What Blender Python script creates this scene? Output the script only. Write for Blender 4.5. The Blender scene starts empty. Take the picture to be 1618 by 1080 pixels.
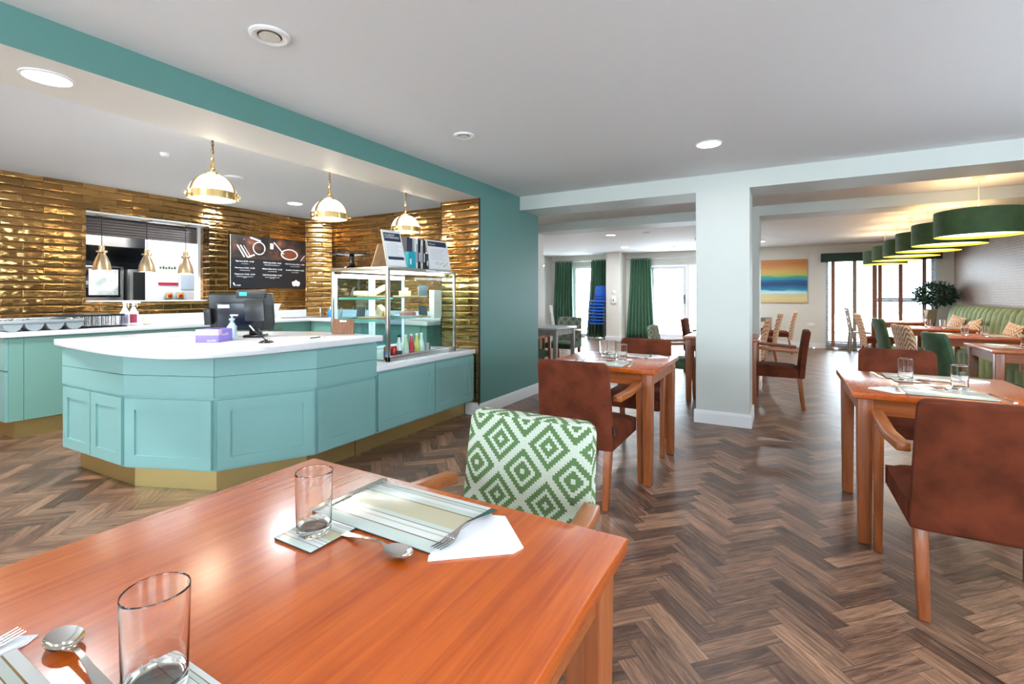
import bpy, bmesh, math, random
from math import sin, cos, pi, radians as R_, atan, sqrt, hypot
from mathutils import Vector, Matrix
random.seed(7)
S = bpy.context.scene
COL = S.collection
# ---------------------------------------------------------------- camera
FPX = 750.0
TH = atan((1235-809)/FPX)
cd = bpy.data.cameras.new('camera'); cam = bpy.data.objects.new('camera', cd); COL.objects.link(cam)
cd.sensor_width = 36; cd.lens = FPX/1618*36; cd.shift_y = -74/1618
cam.location = (0, 0, 1.25); cam.rotation_euler = (pi/2, 0, TH)
cd.clip_start = 0.02; cd.clip_end = 200
S.camera = cam
# ---------------------------------------------------------------- world, exposure
W = bpy.data.worlds.new('world'); S.world = W; W.use_nodes = True
bg = W.node_tree.nodes['Background']; bg.inputs[0].default_value = (0.78, 0.91, 1.0, 1); bg.inputs[1].default_value = 9.5
S.view_settings.view_transform = 'Standard'; S.view_settings.look = 'None'
S.view_settings.gamma = 1; S.view_settings.exposure = 0.75; S.view_settings.use_curve_mapping = False
S.cycles.use_denoising = True
S.cycles.max_bounces = 16; S.cycles.diffuse_bounces = 5; S.cycles.glossy_bounces = 4
S.cycles.transmission_bounces = 14; S.cycles.transparent_max_bounces = 16
S.cycles.sample_clamp_indirect = 6.0
S.cycles.caustics_reflective = False; S.cycles.caustics_refractive = False

def area(name, loc, sx, sy, rot, power, col=(1, 1, 1), portal=False, disk=False, spread=None):
    l = bpy.data.lights.new(name, 'AREA'); l.energy = power; l.color = col
    l.shape = 'DISK' if disk else 'RECTANGLE'; l.size = sx
    if not disk: l.size_y = sy
    if spread: l.spread = spread
    o = bpy.data.objects.new(name, l); COL.objects.link(o); o.location = loc; o.rotation_euler = rot
    if portal: l.cycles.is_portal = True
    return o
def point(name, loc, power, col=(1, .86, .68), r=.04):
    l = bpy.data.lights.new(name, 'POINT'); l.energy = power; l.color = col; l.shadow_soft_size = r
    o = bpy.data.objects.new(name, l); COL.objects.link(o); o.location = loc; return o
sl = bpy.data.lights.new('sun', 'SUN'); sl.energy = 85; sl.angle = R_(3); sl.color = (.93, .97, 1)
so = bpy.data.objects.new('sun', sl); COL.objects.link(so); so.rotation_euler = (R_(15), 0, 0); so.location = (0, -5, 20)
# daylight openings (portals just outside each window, guiding the sky light in)
SKYW = []
def portal(x0, x1, z0, z1, y, inward):
    area('daylight_portal', ((x0+x1)/2, y, (z0+z1)/2), x1-x0, z1-z0, (R_(90 if inward > 0 else -90), 0, 0), 1, portal=True)

# ---------------------------------------------------------------- materials
MATS = {}
def new(name):
    m = bpy.data.materials.new(name); m.use_nodes = True
    nt = m.node_tree; b = nt.nodes['Principled BSDF']; MATS[name] = m
    return m, nt, b
def plain(name, col, rough=.5, metal=0, emit=None, es=0, coat=0, sheen=0, noise=0, nscale=20, bump=0, bscale=200, spec=None):
    m, nt, b = new(name)
    b.inputs['Base Color'].default_value = (*col, 1); b.inputs['Roughness'].default_value = rough; b.inputs['Metallic'].default_value = metal
    if emit: b.inputs['Emission Color'].default_value = (*emit, 1); b.inputs['Emission Strength'].default_value = es
    if coat: b.inputs['Coat Weight'].default_value = coat; b.inputs['Coat Roughness'].default_value = .1
    if sheen: b.inputs['Sheen Weight'].default_value = sheen; b.inputs['Sheen Roughness'].default_value = .4; b.inputs['Sheen Tint'].default_value = (*[min(1, c*2.5+.1) for c in col], 1)
    if spec is not None: b.inputs['Specular IOR Level'].default_value = spec
    if noise:
        tc = nt.nodes.new('ShaderNodeTexCoord'); n = nt.nodes.new('ShaderNodeTexNoise'); n.inputs['Scale'].default_value = nscale; n.inputs['Detail'].default_value = 5
        mx = nt.nodes.new('ShaderNodeMix'); mx.data_type = 'RGBA'
        mx.inputs[6].default_value = (*[c*(1-noise) for c in col], 1); mx.inputs[7].default_value = (*[min(1, c*(1+noise)) for c in col], 1)
        rr = nt.nodes.new('ShaderNodeMapRange'); rr.inputs[1].default_value = .35; rr.inputs[2].default_value = .65
        nt.links.new(tc.outputs['Object'], n.inputs['Vector']); nt.links.new(n.outputs['Fac'], rr.inputs[0]); nt.links.new(rr.outputs[0], mx.inputs[0]); nt.links.new(mx.outputs[2], b.inputs['Base Color'])
    if bump:
        tc = nt.nodes.new('ShaderNodeTexCoord'); n = nt.nodes.new('ShaderNodeTexNoise'); n.inputs['Scale'].default_value = bscale
        bp = nt.nodes.new('ShaderNodeBump'); bp.inputs['Strength'].default_value = bump; bp.inputs['Distance'].default_value = .002
        nt.links.new(tc.outputs['Object'], n.inputs['Vector']); nt.links.new(n.outputs['Fac'], bp.inputs['Height']); nt.links.new(bp.outputs[0], b.inputs['Normal'])
    return m
def ramp(nt, stops, interp='LINEAR'):
    r = nt.nodes.new('ShaderNodeValToRGB'); cr = r.color_ramp; cr.interpolation = interp
    while len(cr.elements) < len(stops): cr.elements.new(.5)
    for e, (p, c) in zip(cr.elements, stops): e.position = p; e.color = (*c, 1)
    return r
def mth(nt, op, a, b=None, c=None):
    n = nt.nodes.new('ShaderNodeMath'); n.operation = op
    for i, v in enumerate((a, b, c)):
        if v is None: continue
        if isinstance(v, (int, float)): n.inputs[i].default_value = v
        else: nt.links.new(v, n.inputs[i])
    return n.outputs[0]
def wood(name, c1, c2, axis='x', rough=.35, coat=.2, sc=1.0, staves=0):
    m, nt, b = new(name); L = nt.links
    tc = nt.nodes.new('ShaderNodeTexCoord'); mp = nt.nodes.new('ShaderNodeMapping')
    s = {'x': (1.6, 34, 34), 'y': (34, 1.6, 34), 'z': (34, 34, 1.6)}[axis]
    mp.inputs['Scale'].default_value = [k*sc for k in s]
    n = nt.nodes.new('ShaderNodeTexNoise'); n.inputs['Scale'].default_value = 2.2; n.inputs['Detail'].default_value = 7; n.inputs['Roughness'].default_value = .62; n.inputs['Distortion'].default_value = .5
    L.new(tc.outputs['Object'], mp.inputs[0]); L.new(mp.outputs[0], n.inputs['Vector'])
    fac = n.outputs['Fac']
    if staves:
        sp = nt.nodes.new('ShaderNodeSeparateXYZ'); L.new(tc.outputs['Object'], sp.inputs[0])
        u = sp.outputs[0 if axis == 'y' else 1]
        wn = nt.nodes.new('ShaderNodeTexWhiteNoise'); wn.noise_dimensions = '1D'
        L.new(mth(nt, 'FLOOR', mth(nt, 'MULTIPLY', u, 1/staves)), wn.inputs['W'])
        fac = mth(nt, 'ADD', mth(nt, 'MULTIPLY', fac, .85), mth(nt, 'MULTIPLY', wn.outputs['Value'], .12))
    r = ramp(nt, [(.32, c1), (.68, c2)]); L.new(fac, r.inputs[0]); L.new(r.outputs[0], b.inputs['Base Color'])
    b.inputs['Roughness'].default_value = rough
    b.inputs['Coat Weight'].default_value = coat; b.inputs['Coat Roughness'].default_value = .2
    bp = nt.nodes.new('ShaderNodeBump'); bp.inputs['Strength'].default_value = .025; bp.inputs['Distance'].default_value = .002
    L.new(n.outputs['Fac'], bp.inputs['Height']); L.new(bp.outputs[0], b.inputs['Normal'])
    return m
def glass(name, col=(1, 1, 1), rough=0, ior=1.5):
    m, nt, b = new(name)
    b.inputs['Base Color'].default_value = (*col, 1); b.inputs['Roughness'].default_value = rough
    b.inputs['Transmission Weight'].default_value = 1; b.inputs['IOR'].default_value = ior
    return m
def pane_mat(name, tint=(1, 1, 1), refl=1.0):
    m, nt, b = new(name); nt.nodes.remove(b); L = nt.links
    out = nt.nodes['Material Output']; t = nt.nodes.new('ShaderNodeBsdfTransparent'); t.inputs[0].default_value = (*tint, 1)
    g = nt.nodes.new('ShaderNodeBsdfGlossy'); g.inputs['Roughness'].default_value = .02
    fr = nt.nodes.new('ShaderNodeFresnel'); fr.inputs[0].default_value = 1.45; mx = nt.nodes.new('ShaderNodeMixShader'); ge = nt.nodes.new('ShaderNodeNewGeometry')
    L.new(mth(nt, 'MULTIPLY', mth(nt, 'MULTIPLY', fr.outputs[0], refl), mth(nt, 'SUBTRACT', 1.0, ge.outputs['Backfacing'])), mx.inputs[0]); L.new(t.outputs[0], mx.inputs[1]); L.new(g.outputs[0], mx.inputs[2]); L.new(mx.outputs[0], out.inputs[0])
    return m
def aztec(name, ca, cb, P=.173, ncell=23, thr=(.05, .21, .30, .42), rough=.85):
    m, nt, b = new(name); L = nt.links
    uv = nt.nodes.new('ShaderNodeUVMap'); sp = nt.nodes.new('ShaderNodeSeparateXYZ'); L.new(uv.outputs[0], sp.inputs[0])
    d = []
    for k in (0, 1):
        t = mth(nt, 'MULTIPLY', sp.outputs[k], ncell/P)
        t = mth(nt, 'DIVIDE', mth(nt, 'ADD', mth(nt, 'FLOOR', t), .5), ncell)
        t = mth(nt, 'ABSOLUTE', mth(nt, 'SUBTRACT', mth(nt, 'FRACT', t), .5))
        d.append(t)
    s = mth(nt, 'ADD', d[0], d[1]); e = mth(nt, 'MINIMUM', s, mth(nt, 'SUBTRACT', 1.0, s))
    stops = [(0, ca)]; c = [cb, ca]
    for i, t in enumerate(thr): stops.append((t*2, c[i % 2]))
    r = ramp(nt, stops, 'CONSTANT'); L.new(mth(nt, 'MULTIPLY', e, 2), r.inputs[0])
    n = nt.nodes.new('ShaderNodeTexNoise'); n.inputs['Scale'].default_value = 260; L.new(uv.outputs[0], n.inputs['Vector'])
    mx = nt.nodes.new('ShaderNodeMix'); mx.data_type = 'RGBA'; mx.blend_type = 'MULTIPLY'; mx.inputs[0].default_value = .45
    g = nt.nodes.new('ShaderNodeMapRange'); g.inputs[1].default_value = .3; g.inputs[2].default_value = .7; g.inputs[3].default_value = .55; g.inputs[4].default_value = 1.2
    L.new(n.outputs['Fac'], g.inputs[0]); L.new(r.outputs[0], mx.inputs[6]); L.new(g.outputs[0], mx.inputs[7]); L.new(mx.outputs[2], b.inputs['Base Color'])
    b.inputs['Roughness'].default_value = rough
    bp = nt.nodes.new('ShaderNodeBump'); bp.inputs['Strength'].default_value = .3; bp.inputs['Distance'].default_value = .001
    L.new(n.outputs['Fac'], bp.inputs['Height']); L.new(bp.outputs[0], b.inputs['Normal'])
    return m
def zig(name, ca, cb):
    m, nt, b = new(name); L = nt.links
    uv = nt.nodes.new('ShaderNodeUVMap'); sp = nt.nodes.new('ShaderNodeSeparateXYZ'); L.new(uv.outputs[0], sp.inputs[0])
    a = mth(nt, 'ABSOLUTE', mth(nt, 'SUBTRACT', mth(nt, 'FRACT', mth(nt, 'MULTIPLY', sp.outputs[0], 8)), .5))
    t = mth(nt, 'FRACT', mth(nt, 'ADD', mth(nt, 'MULTIPLY', sp.outputs[1], 17), mth(nt, 'MULTIPLY', a, 3.2)))
    r = ramp(nt, [(0, ca), (.5, cb)], 'CONSTANT'); L.new(t, r.inputs[0]); L.new(r.outputs[0], b.inputs['Base Color'])
    b.inputs['Roughness'].default_value = .85
    return m

M_wall = plain('wall_paint_cream', (.80, .80, .74), .6)
M_wallfar = plain('wall_paint_warm_white', (.72, .71, .66), .6)
M_ceil = plain('ceiling_paint', (.80, .81, .83), .7)
M_teal = plain('teal_wall_paint', (.095, .235, .213), .45)
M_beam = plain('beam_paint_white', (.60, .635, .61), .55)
M_soffit = plain('soffit_paint', (.80, .77, .71), .6)
M_trim = plain('white_gloss_trim', (.80, .82, .84), .3)
M_cab = plain('sea_green_cabinet_paint', (.215, .42, .405), .32)
M_cabd = plain('cabinet_side_paint', (.18, .36, .31), .4)
M_gap = plain('shadow_gap', (.03, .05, .045), .8)
M_kick = plain('brushed_brass_plinth', (.56, .43, .18), .34, .85, bump=.1, bscale=60)
M_stone = plain('white_quartz', (.74, .75, .78), .14, noise=.02, nscale=40)
M_steel = plain('stainless_steel', (.55, .55, .56), .28, 1)
M_steeld = plain('dark_steel', (.20, .21, .22), .35, .9)
M_chrome = plain('cutlery_chrome', (.75, .74, .72), .12, 1)
M_brass = plain('polished_brass', (.72, .52, .22), .2, 1)
M_bronze = plain('satin_champagne_metal', (.50, .37, .22), .32, .75)
M_black = plain('black_plastic', (.006, .007, .009), .3)
M_blackg = plain('black_gloss', (.01, .01, .012), .08)
M_white = plain('white_plastic', (.82, .82, .82), .35)
M_paper = plain('white_paper', (.84, .85, .88), .7)
M_papern = plain('paper_napkin', (.83, .86, .93), .85, bump=.2, bscale=500)
M_navy = plain('navy_print', (.02, .03, .07), .5)
M_grey = plain('mid_grey_plastic', (.33, .38, .41), .4)
M_rust = plain('rust_velvet', (.115, .026, .011), .85, sheen=.05, noise=.3, nscale=9, spec=.15)
M_greenv = plain('green_velvet', (.040, .085, .038), .75, sheen=.35, noise=.25, nscale=9)
M_booth = plain('sage_green_velvet', (.15, .19, .075), .7, sheen=.3, noise=.2, nscale=8)
M_shadeg = plain('moss_green_shade_fabric', (.040, .085, .030), .8, sheen=.3, noise=.15, nscale=12)
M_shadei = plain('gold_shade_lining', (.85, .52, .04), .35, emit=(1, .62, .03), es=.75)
M_curt = plain('green_satin_curtain', (.065, .155, .095), .36, sheen=.3)
M_val = plain('dark_green_valance', (.012, .040, .028), .7, sheen=.3)
M_upvc = plain('white_upvc', (.80, .83, .88), .3)
M_tape = plain('brown_blind_tape', (.30, .13, .08), .8)
M_tapeg = plain('taupe_blind_tape', (.30, .25, .20), .8)
M_slat = plain('blind_slat_grey', (.22, .23, .25), .4)
M_blue = plain('bright_blue_vinyl', (.01, .11, .55), .4)
M_blued = plain('deep_blue_plastic', (.005, .05, .20), .4)
M_cream = plain('cream_plastic', (.75, .71, .62), .5)
M_red = plain('signal_red', (.55, .03, .03), .4)
M_yel = plain('signal_yellow', (.75, .6, .03), .4)
M_purple = plain('lilac_box_print', (.22, .16, .55), .5)
M_purpled = plain('purple_print', (.12, .06, .32), .5)
M_turq = plain('turquoise_print', (.01, .36, .48), .4)
M_kraft = plain('kraft_wood_board', (.45, .27, .14), .6, noise=.15, nscale=25)
M_bread = plain('pale_bread', (.75, .62, .40), .8, noise=.15, nscale=60)
M_cake = plain('sponge_cake', (.72, .50, .25), .8, noise=.2, nscale=60)
M_choc = plain('pinkish_brown_cake', (.30, .14, .10), .6, noise=.2, nscale=60)
M_slate = plain('slate_sign', (.03, .05, .06), .5)
M_leaf = plain('dark_bay_leaves', (.010, .045, .018), .5, noise=.4, nscale=7)
M_bark = plain('grey_brown_bark', (.10, .07, .05), .8)
M_pot = plain('charcoal_planter', (.06, .06, .065), .5)
M_greyw = wood('grey_painted_wood', (.22, .19, .16), (.36, .33, .29), 'z', .5, 0)
M_greywt = wood('grey_painted_wood_top', (.30, .33, .33), (.42, .46, .47), 'y', .3, .2)
M_top = wood('cherry_table_top', (.36, .060, .006), (.56, .115, .010), 'y', .27, .35, .9, staves=.085)
M_topx = wood('cherry_wood_side', (.25, .062, .014), (.37, .105, .026), 'x', .35, .2)
M_leg = wood('cherry_wood_leg', (.235, .060, .015), (.36, .105, .030), 'z', .32, .3)
M_arm = wood('cherry_wood_arm', (.28, .076, .018), (.42, .130, .034), 'y', .32, .3)
M_clip = wood('walnut_clipboard', (.14, .05, .02), (.28, .12, .05), 'z', .5, 0)
M_glass = glass('clear_glass')
M_bottle = glass('bottle_glass', (.93, .98, .95))
M_pane = pane_mat('window_glass', (.97, .99, 1), .7)
M_case = pane_mat('display_case_glass', (.92, .975, .965), .9)
M_slide = pane_mat('bluish_sliding_glass', (.62, .80, .86), 3.0)
M_shelfg = plain('green_glass_edge', (.10, .42, .33), .1)
M_gel = plain('clear_gel_plastic', (.40, .50, .55), .15)
M_aztec = aztec('green_diamond_weave', (.54, .60, .50), (.095, .18, .06))
M_aztecd = aztec('dark_green_diamond_weave', (.45, .48, .40), (.02, .07, .04), P=.15, ncell=40)
M_orange = zig('orange_zigzag_weave', (.72, .60, .48), (.42, .17, .06))
M_opal = plain('opal_glass_lit', (.9, .88, .82), .3, emit=(1, .92, .80), es=1.3)
M_led = plain('lit_led_panel', (1, 1, 1), .5, emit=(1, .98, .95), es=14)
M_tube = plain('lit_display_tube', (1, 1, 1), .5, emit=(.92, .97, 1), es=9)
M_warm = plain('lit_warm_bulb', (1, .9, .7), .5, emit=(1, .86, .62), es=9)
M_lcd = plain('cyan_lcd_glow', (0, .3, .4), .4, emit=(.05, .75, .9), es=1.0)

# herringbone vinyl planks
def floor_mat():
    m, nt, b = new('herringbone_walnut_planks'); L = nt.links
    uv = nt.nodes.new('ShaderNodeUVMap'); at = nt.nodes.new('ShaderNodeAttribute'); at.attribute_name = 'plank'
    sp = nt.nodes.new('ShaderNodeSeparateColor'); L.new(at.outputs['Color'], sp.inputs[0])
    cb = nt.nodes.new('ShaderNodeCombineXYZ'); su = nt.nodes.new('ShaderNodeSeparateXYZ'); L.new(uv.outputs[0], su.inputs[0])
    L.new(mth(nt, 'ADD', mth(nt, 'MULTIPLY', su.outputs[0], 3.2), mth(nt, 'MULTIPLY', sp.outputs[0], 60)), cb.inputs[0])
    L.new(mth(nt, 'MULTIPLY', su.outputs[1], 42), cb.inputs[1]); L.new(mth(nt, 'MULTIPLY', sp.outputs[1], 30), cb.inputs[2])
    n = nt.nodes.new('ShaderNodeTexNoise'); n.inputs['Scale'].default_value = 1.3; n.inputs['Detail'].default_value = 10; n.inputs['Roughness'].default_value = .72; n.inputs['Distortion'].default_value = 1.0
    L.new(cb.outputs[0], n.inputs['Vector'])
    f = mth(nt, 'ADD', mth(nt, 'MULTIPLY', n.outputs['Fac'], 1.0), mth(nt, 'MULTIPLY', mth(nt, 'SUBTRACT', sp.outputs[2], .5), .22))
    r = ramp(nt, [(.24, (.022, .011, .008)), (.42, (.090, .045, .028)), (.56, (.200, .105, .064)), (.74, (.40, .22, .13))])
    L.new(f, r.inputs[0])
    # knots
    v = nt.nodes.new('ShaderNodeTexNoise'); v.inputs['Scale'].default_value = .9; cb2 = nt.nodes.new('ShaderNodeCombineXYZ')
    L.new(mth(nt, 'ADD', mth(nt, 'MULTIPLY', su.outputs[0], 14), mth(nt, 'MULTIPLY', sp.outputs[1], 90)), cb2.inputs[0]); L.new(mth(nt, 'MULTIPLY', su.outputs[1], 34), cb2.inputs[1]); L.new(mth(nt, 'MULTIPLY', sp.outputs[0], 70), cb2.inputs[2])
    L.new(cb2.outputs[0], v.inputs['Vector'])
    kr = nt.nodes.new('ShaderNodeMapRange'); kr.inputs[1].default_value = .74; kr.inputs[2].default_value = .80; L.new(v.outputs['Fac'], kr.inputs[0])
    mk = nt.nodes.new('ShaderNodeMix'); mk.data_type = 'RGBA'; mk.inputs[7].default_value = (.012, .01, .01, 1); L.new(kr.outputs[0], mk.inputs[0]); L.new(r.outputs[0], mk.inputs[6])
    # seams
    e = mth(nt, 'MINIMUM', mth(nt, 'MINIMUM', su.outputs[1], mth(nt, 'SUBTRACT', .0775, su.outputs[1])), mth(nt, 'MINIMUM', su.outputs[0], mth(nt, 'SUBTRACT', .31, su.outputs[0])))
    er = nt.nodes.new('ShaderNodeMapRange'); er.inputs[1].default_value = .0; er.inputs[2].default_value = .0018; L.new(e, er.inputs[0])
    ms = nt.nodes.new('ShaderNodeMix'); ms.data_type = 'RGBA'; ms.inputs[6].default_value = (.03, .018, .012, 1); L.new(er.outputs[0], ms.inputs[0]); L.new(mk.outputs[2], ms.inputs[7])
    L.new(ms.outputs[2], b.inputs['Base Color'])
    rr = nt.nodes.new('ShaderNodeMapRange'); rr.inputs[3].default_value = .28; rr.inputs[4].default_value = .46; L.new(n.outputs['Fac'], rr.inputs[0]); L.new(rr.outputs[0], b.inputs['Roughness'])
    bp = nt.nodes.new('ShaderNodeBump'); bp.inputs['Strength'].default_value = .25; bp.inputs['Distance'].default_value = .0015
    L.new(mth(nt, 'ADD', mth(nt, 'MULTIPLY', n.outputs['Fac'], .6), er.outputs[0]), bp.inputs['Height']); L.new(bp.outputs[0], b.inputs['Normal'])
    return m
M_floor = floor_mat()
def tile_mat():
    m, nt, b = new('bronze_mirror_brick_tiles'); L = nt.links
    uv = nt.nodes.new('ShaderNodeUVMap')
    br = nt.nodes.new('ShaderNodeTexBrick'); br.offset = .5; br.inputs['Scale'].default_value = 1
    br.inputs['Brick Width'].default_value = .30; br.inputs['Row Height'].default_value = .0765; br.inputs['Mortar Size'].default_value = .0028; br.inputs['Mortar Smooth'].default_value = .3
    br.inputs['Color1'].default_value = (.27, .145, .05, 1); br.inputs['Color2'].default_value = (.46, .26, .09, 1); br.inputs['Mortar'].default_value = (.10, .055, .02, 1)
    br.inputs['Mortar Size'].default_value = .0045; br.inputs['Mortar Smooth'].default_value = .9
    b2 = nt.nodes.new('ShaderNodeTexBrick'); b2.offset = .5
    for k, v in (('Scale', 1), ('Brick Width', .30), ('Row Height', .0765), ('Mortar Size', 0.0)): b2.inputs[k].default_value = v
    b2.inputs['Color1'].default_value = (0, 0, 0, 1); b2.inputs['Color2'].default_value = (1, 1, 1, 1)
    L.new(uv.outputs[0], b2.inputs['Vector']); L.new(uv.outputs[0], br.inputs['Vector']); L.new(br.outputs['Color'], b.inputs['Base Color'])
    b.inputs['Metallic'].default_value = .94
    rg = nt.nodes.new('ShaderNodeMapRange'); rg.inputs[3].default_value = .11; rg.inputs[4].default_value = .5; L.new(br.outputs['Fac'], rg.inputs[0]); L.new(rg.outputs[0], b.inputs['Roughness'])
    bw = nt.nodes.new('ShaderNodeRGBToBW'); L.new(b2.outputs['Color'], bw.inputs[0])
    su = nt.nodes.new('ShaderNodeSeparateXYZ'); L.new(uv.outputs[0], su.inputs[0]); cb = nt.nodes.new('ShaderNodeCombineXYZ')
    L.new(su.outputs[0], cb.inputs[0]); L.new(mth(nt, 'MULTIPLY', su.outputs[1], 2.6), cb.inputs[1]); L.new(mth(nt, 'MULTIPLY', bw.outputs[0], 3.0), cb.inputs[2])
    n = nt.nodes.new('ShaderNodeTexNoise'); n.inputs['Scale'].default_value = 7; n.inputs['Detail'].default_value = 1.5; L.new(cb.outputs[0], n.inputs['Vector'])
    rw = mth(nt, 'SUBTRACT', mth(nt, 'FRACT', mth(nt, 'DIVIDE', su.outputs[1], .0765)), .5)
    pil = mth(nt, 'MULTIPLY', mth(nt, 'POWER', mth(nt, 'ABSOLUTE', mth(nt, 'MULTIPLY', rw, 2)), 5), -.55)          # pillowed face
    tilt = mth(nt, 'MULTIPLY', mth(nt, 'MULTIPLY', rw, mth(nt, 'SUBTRACT', bw.outputs[0], .5)), .35)
    h = mth(nt, 'SUBTRACT', mth(nt, 'ADD', mth(nt, 'ADD', mth(nt, 'MULTIPLY', n.outputs['Fac'], .85), pil), tilt), mth(nt, 'MULTIPLY', br.outputs['Fac'], .45))
    bp = nt.nodes.new('ShaderNodeBump'); bp.inputs['Strength'].default_value = .8; bp.inputs['Distance'].default_value = .009
    L.new(h, bp.inputs['Height']); L.new(bp.outputs[0], b.inputs['Normal'])
    return m
M_tile = tile_mat()
def wallpaper_mat():
    m, nt, b = new('woven_bronze_wallpaper'); L = nt.links
    uv = nt.nodes.new('ShaderNodeUVMap'); w = nt.nodes.new('ShaderNodeTexBrick')
    w.inputs['Scale'].default_value = 1; w.inputs['Brick Width'].default_value = .06; w.inputs['Row Height'].default_value = .045; w.inputs['Mortar Size'].default_value = .006
    w.inputs['Color1'].default_value = (.26, .18, .14, 1); w.inputs['Color2'].default_value = (.20, .135, .10, 1); w.inputs['Mortar'].default_value = (.12, .07, .05, 1)
    L.new(uv.outputs[0], w.inputs['Vector']); L.new(w.outputs['Color'], b.inputs['Base Color'])
    b.inputs['Roughness'].default_value = .5; b.inputs['Metallic'].default_value = .1
    return m
M_paperw = wallpaper_mat()
def mat_mat():
    m, nt, b = new('striped_placemat'); L = nt.links
    uv = nt.nodes.new('ShaderNodeUVMap'); sp = nt.nodes.new('ShaderNodeSeparateXYZ'); L.new(uv.outputs[0], sp.inputs[0])
    W_, B_, K_, G_ = (.66, .70, .69), (.50, .47, .33), (.20, .13, .05), (.52, .60, .56)
    st = [(0, G_), (.16, K_), (.175, W_), (.26, B_), (.285, W_), (.34, K_), (.355, G_), (.42, B_), (.70, K_), (.715, G_), (.80, W_), (.86, K_), (.87, G_), (.92, K_), (.93, W_)]
    r = ramp(nt, st, 'CONSTANT'); L.new(sp.outputs[1], r.inputs[0]); L.new(r.outputs[0], b.inputs['Base Color'])
    b.inputs['Roughness'].default_value = .22
    return m
M_mat = mat_mat()
def painting_mat():
    m, nt, b = new('seascape_brushwork'); L = nt.links
    uv = nt.nodes.new('ShaderNodeUVMap'); sp = nt.nodes.new('ShaderNodeSeparateXYZ'); L.new(uv.outputs[0], sp.inputs[0])
    mp = nt.nodes.new('ShaderNodeMapping'); mp.inputs['Scale'].default_value = (1.5, 12, 1); n = nt.nodes.new('ShaderNodeTexNoise'); n.inputs['Scale'].default_value = 1.6; n.inputs['Detail'].default_value = 4
    L.new(uv.outputs[0], mp.inputs[0]); L.new(mp.outputs[0], n.inputs['Vector'])
    f = mth(nt, 'ADD', sp.outputs[1], mth(nt, 'MULTIPLY', mth(nt, 'SUBTRACT', n.outputs['Fac'], .5), .13))
    r = ramp(nt, [(0, (.70, .50, .22)), (.08, (.72, .62, .30)), (.2, (.62, .60, .38)), (.225, (.70, .85, .92)), (.27, (.25, .65, .80)), (.30, (.01, .22, .38)), (.42, (.002, .045, .17)), (.5, (.003, .10, .26)), (.57, (.02, .33, .42)), (.60, (.03, .30, .22)), (.63, (.42, .50, .10)), (.72, (.62, .40, .10)), (.82, (.58, .26, .06)), (.9, (.50, .18, .03)), (1, (.52, .20, .05))])
    L.new(f, r.inputs[0]); L.new(r.outputs[0], b.inputs['Base Color']); b.inputs['Roughness'].default_value = .45
    return m
M_paint = painting_mat()
def photo_mat():   # coffee picture strip on the menu board
    m, nt, b = new('coffee_picture_print'); L = nt.links
    uv = nt.nodes.new('ShaderNodeUVMap'); n = nt.nodes.new('ShaderNodeTexNoise'); n.inputs['Scale'].default_value = 5; n.inputs['Detail'].default_value = 4; L.new(uv.outputs[0], n.inputs['Vector'])
    r = ramp(nt, [(.35, (.012, .012, .014)), (.5, (.035, .025, .022)), (.62, (.12, .045, .03)), (.75, (.30, .16, .11))]); L.new(n.outputs['Fac'], r.inputs[0]); L.new(r.outputs[0], b.inputs['Base Color'])
    b.inputs['Roughness'].default_value = .3
    return m
M_photo = photo_mat()

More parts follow.
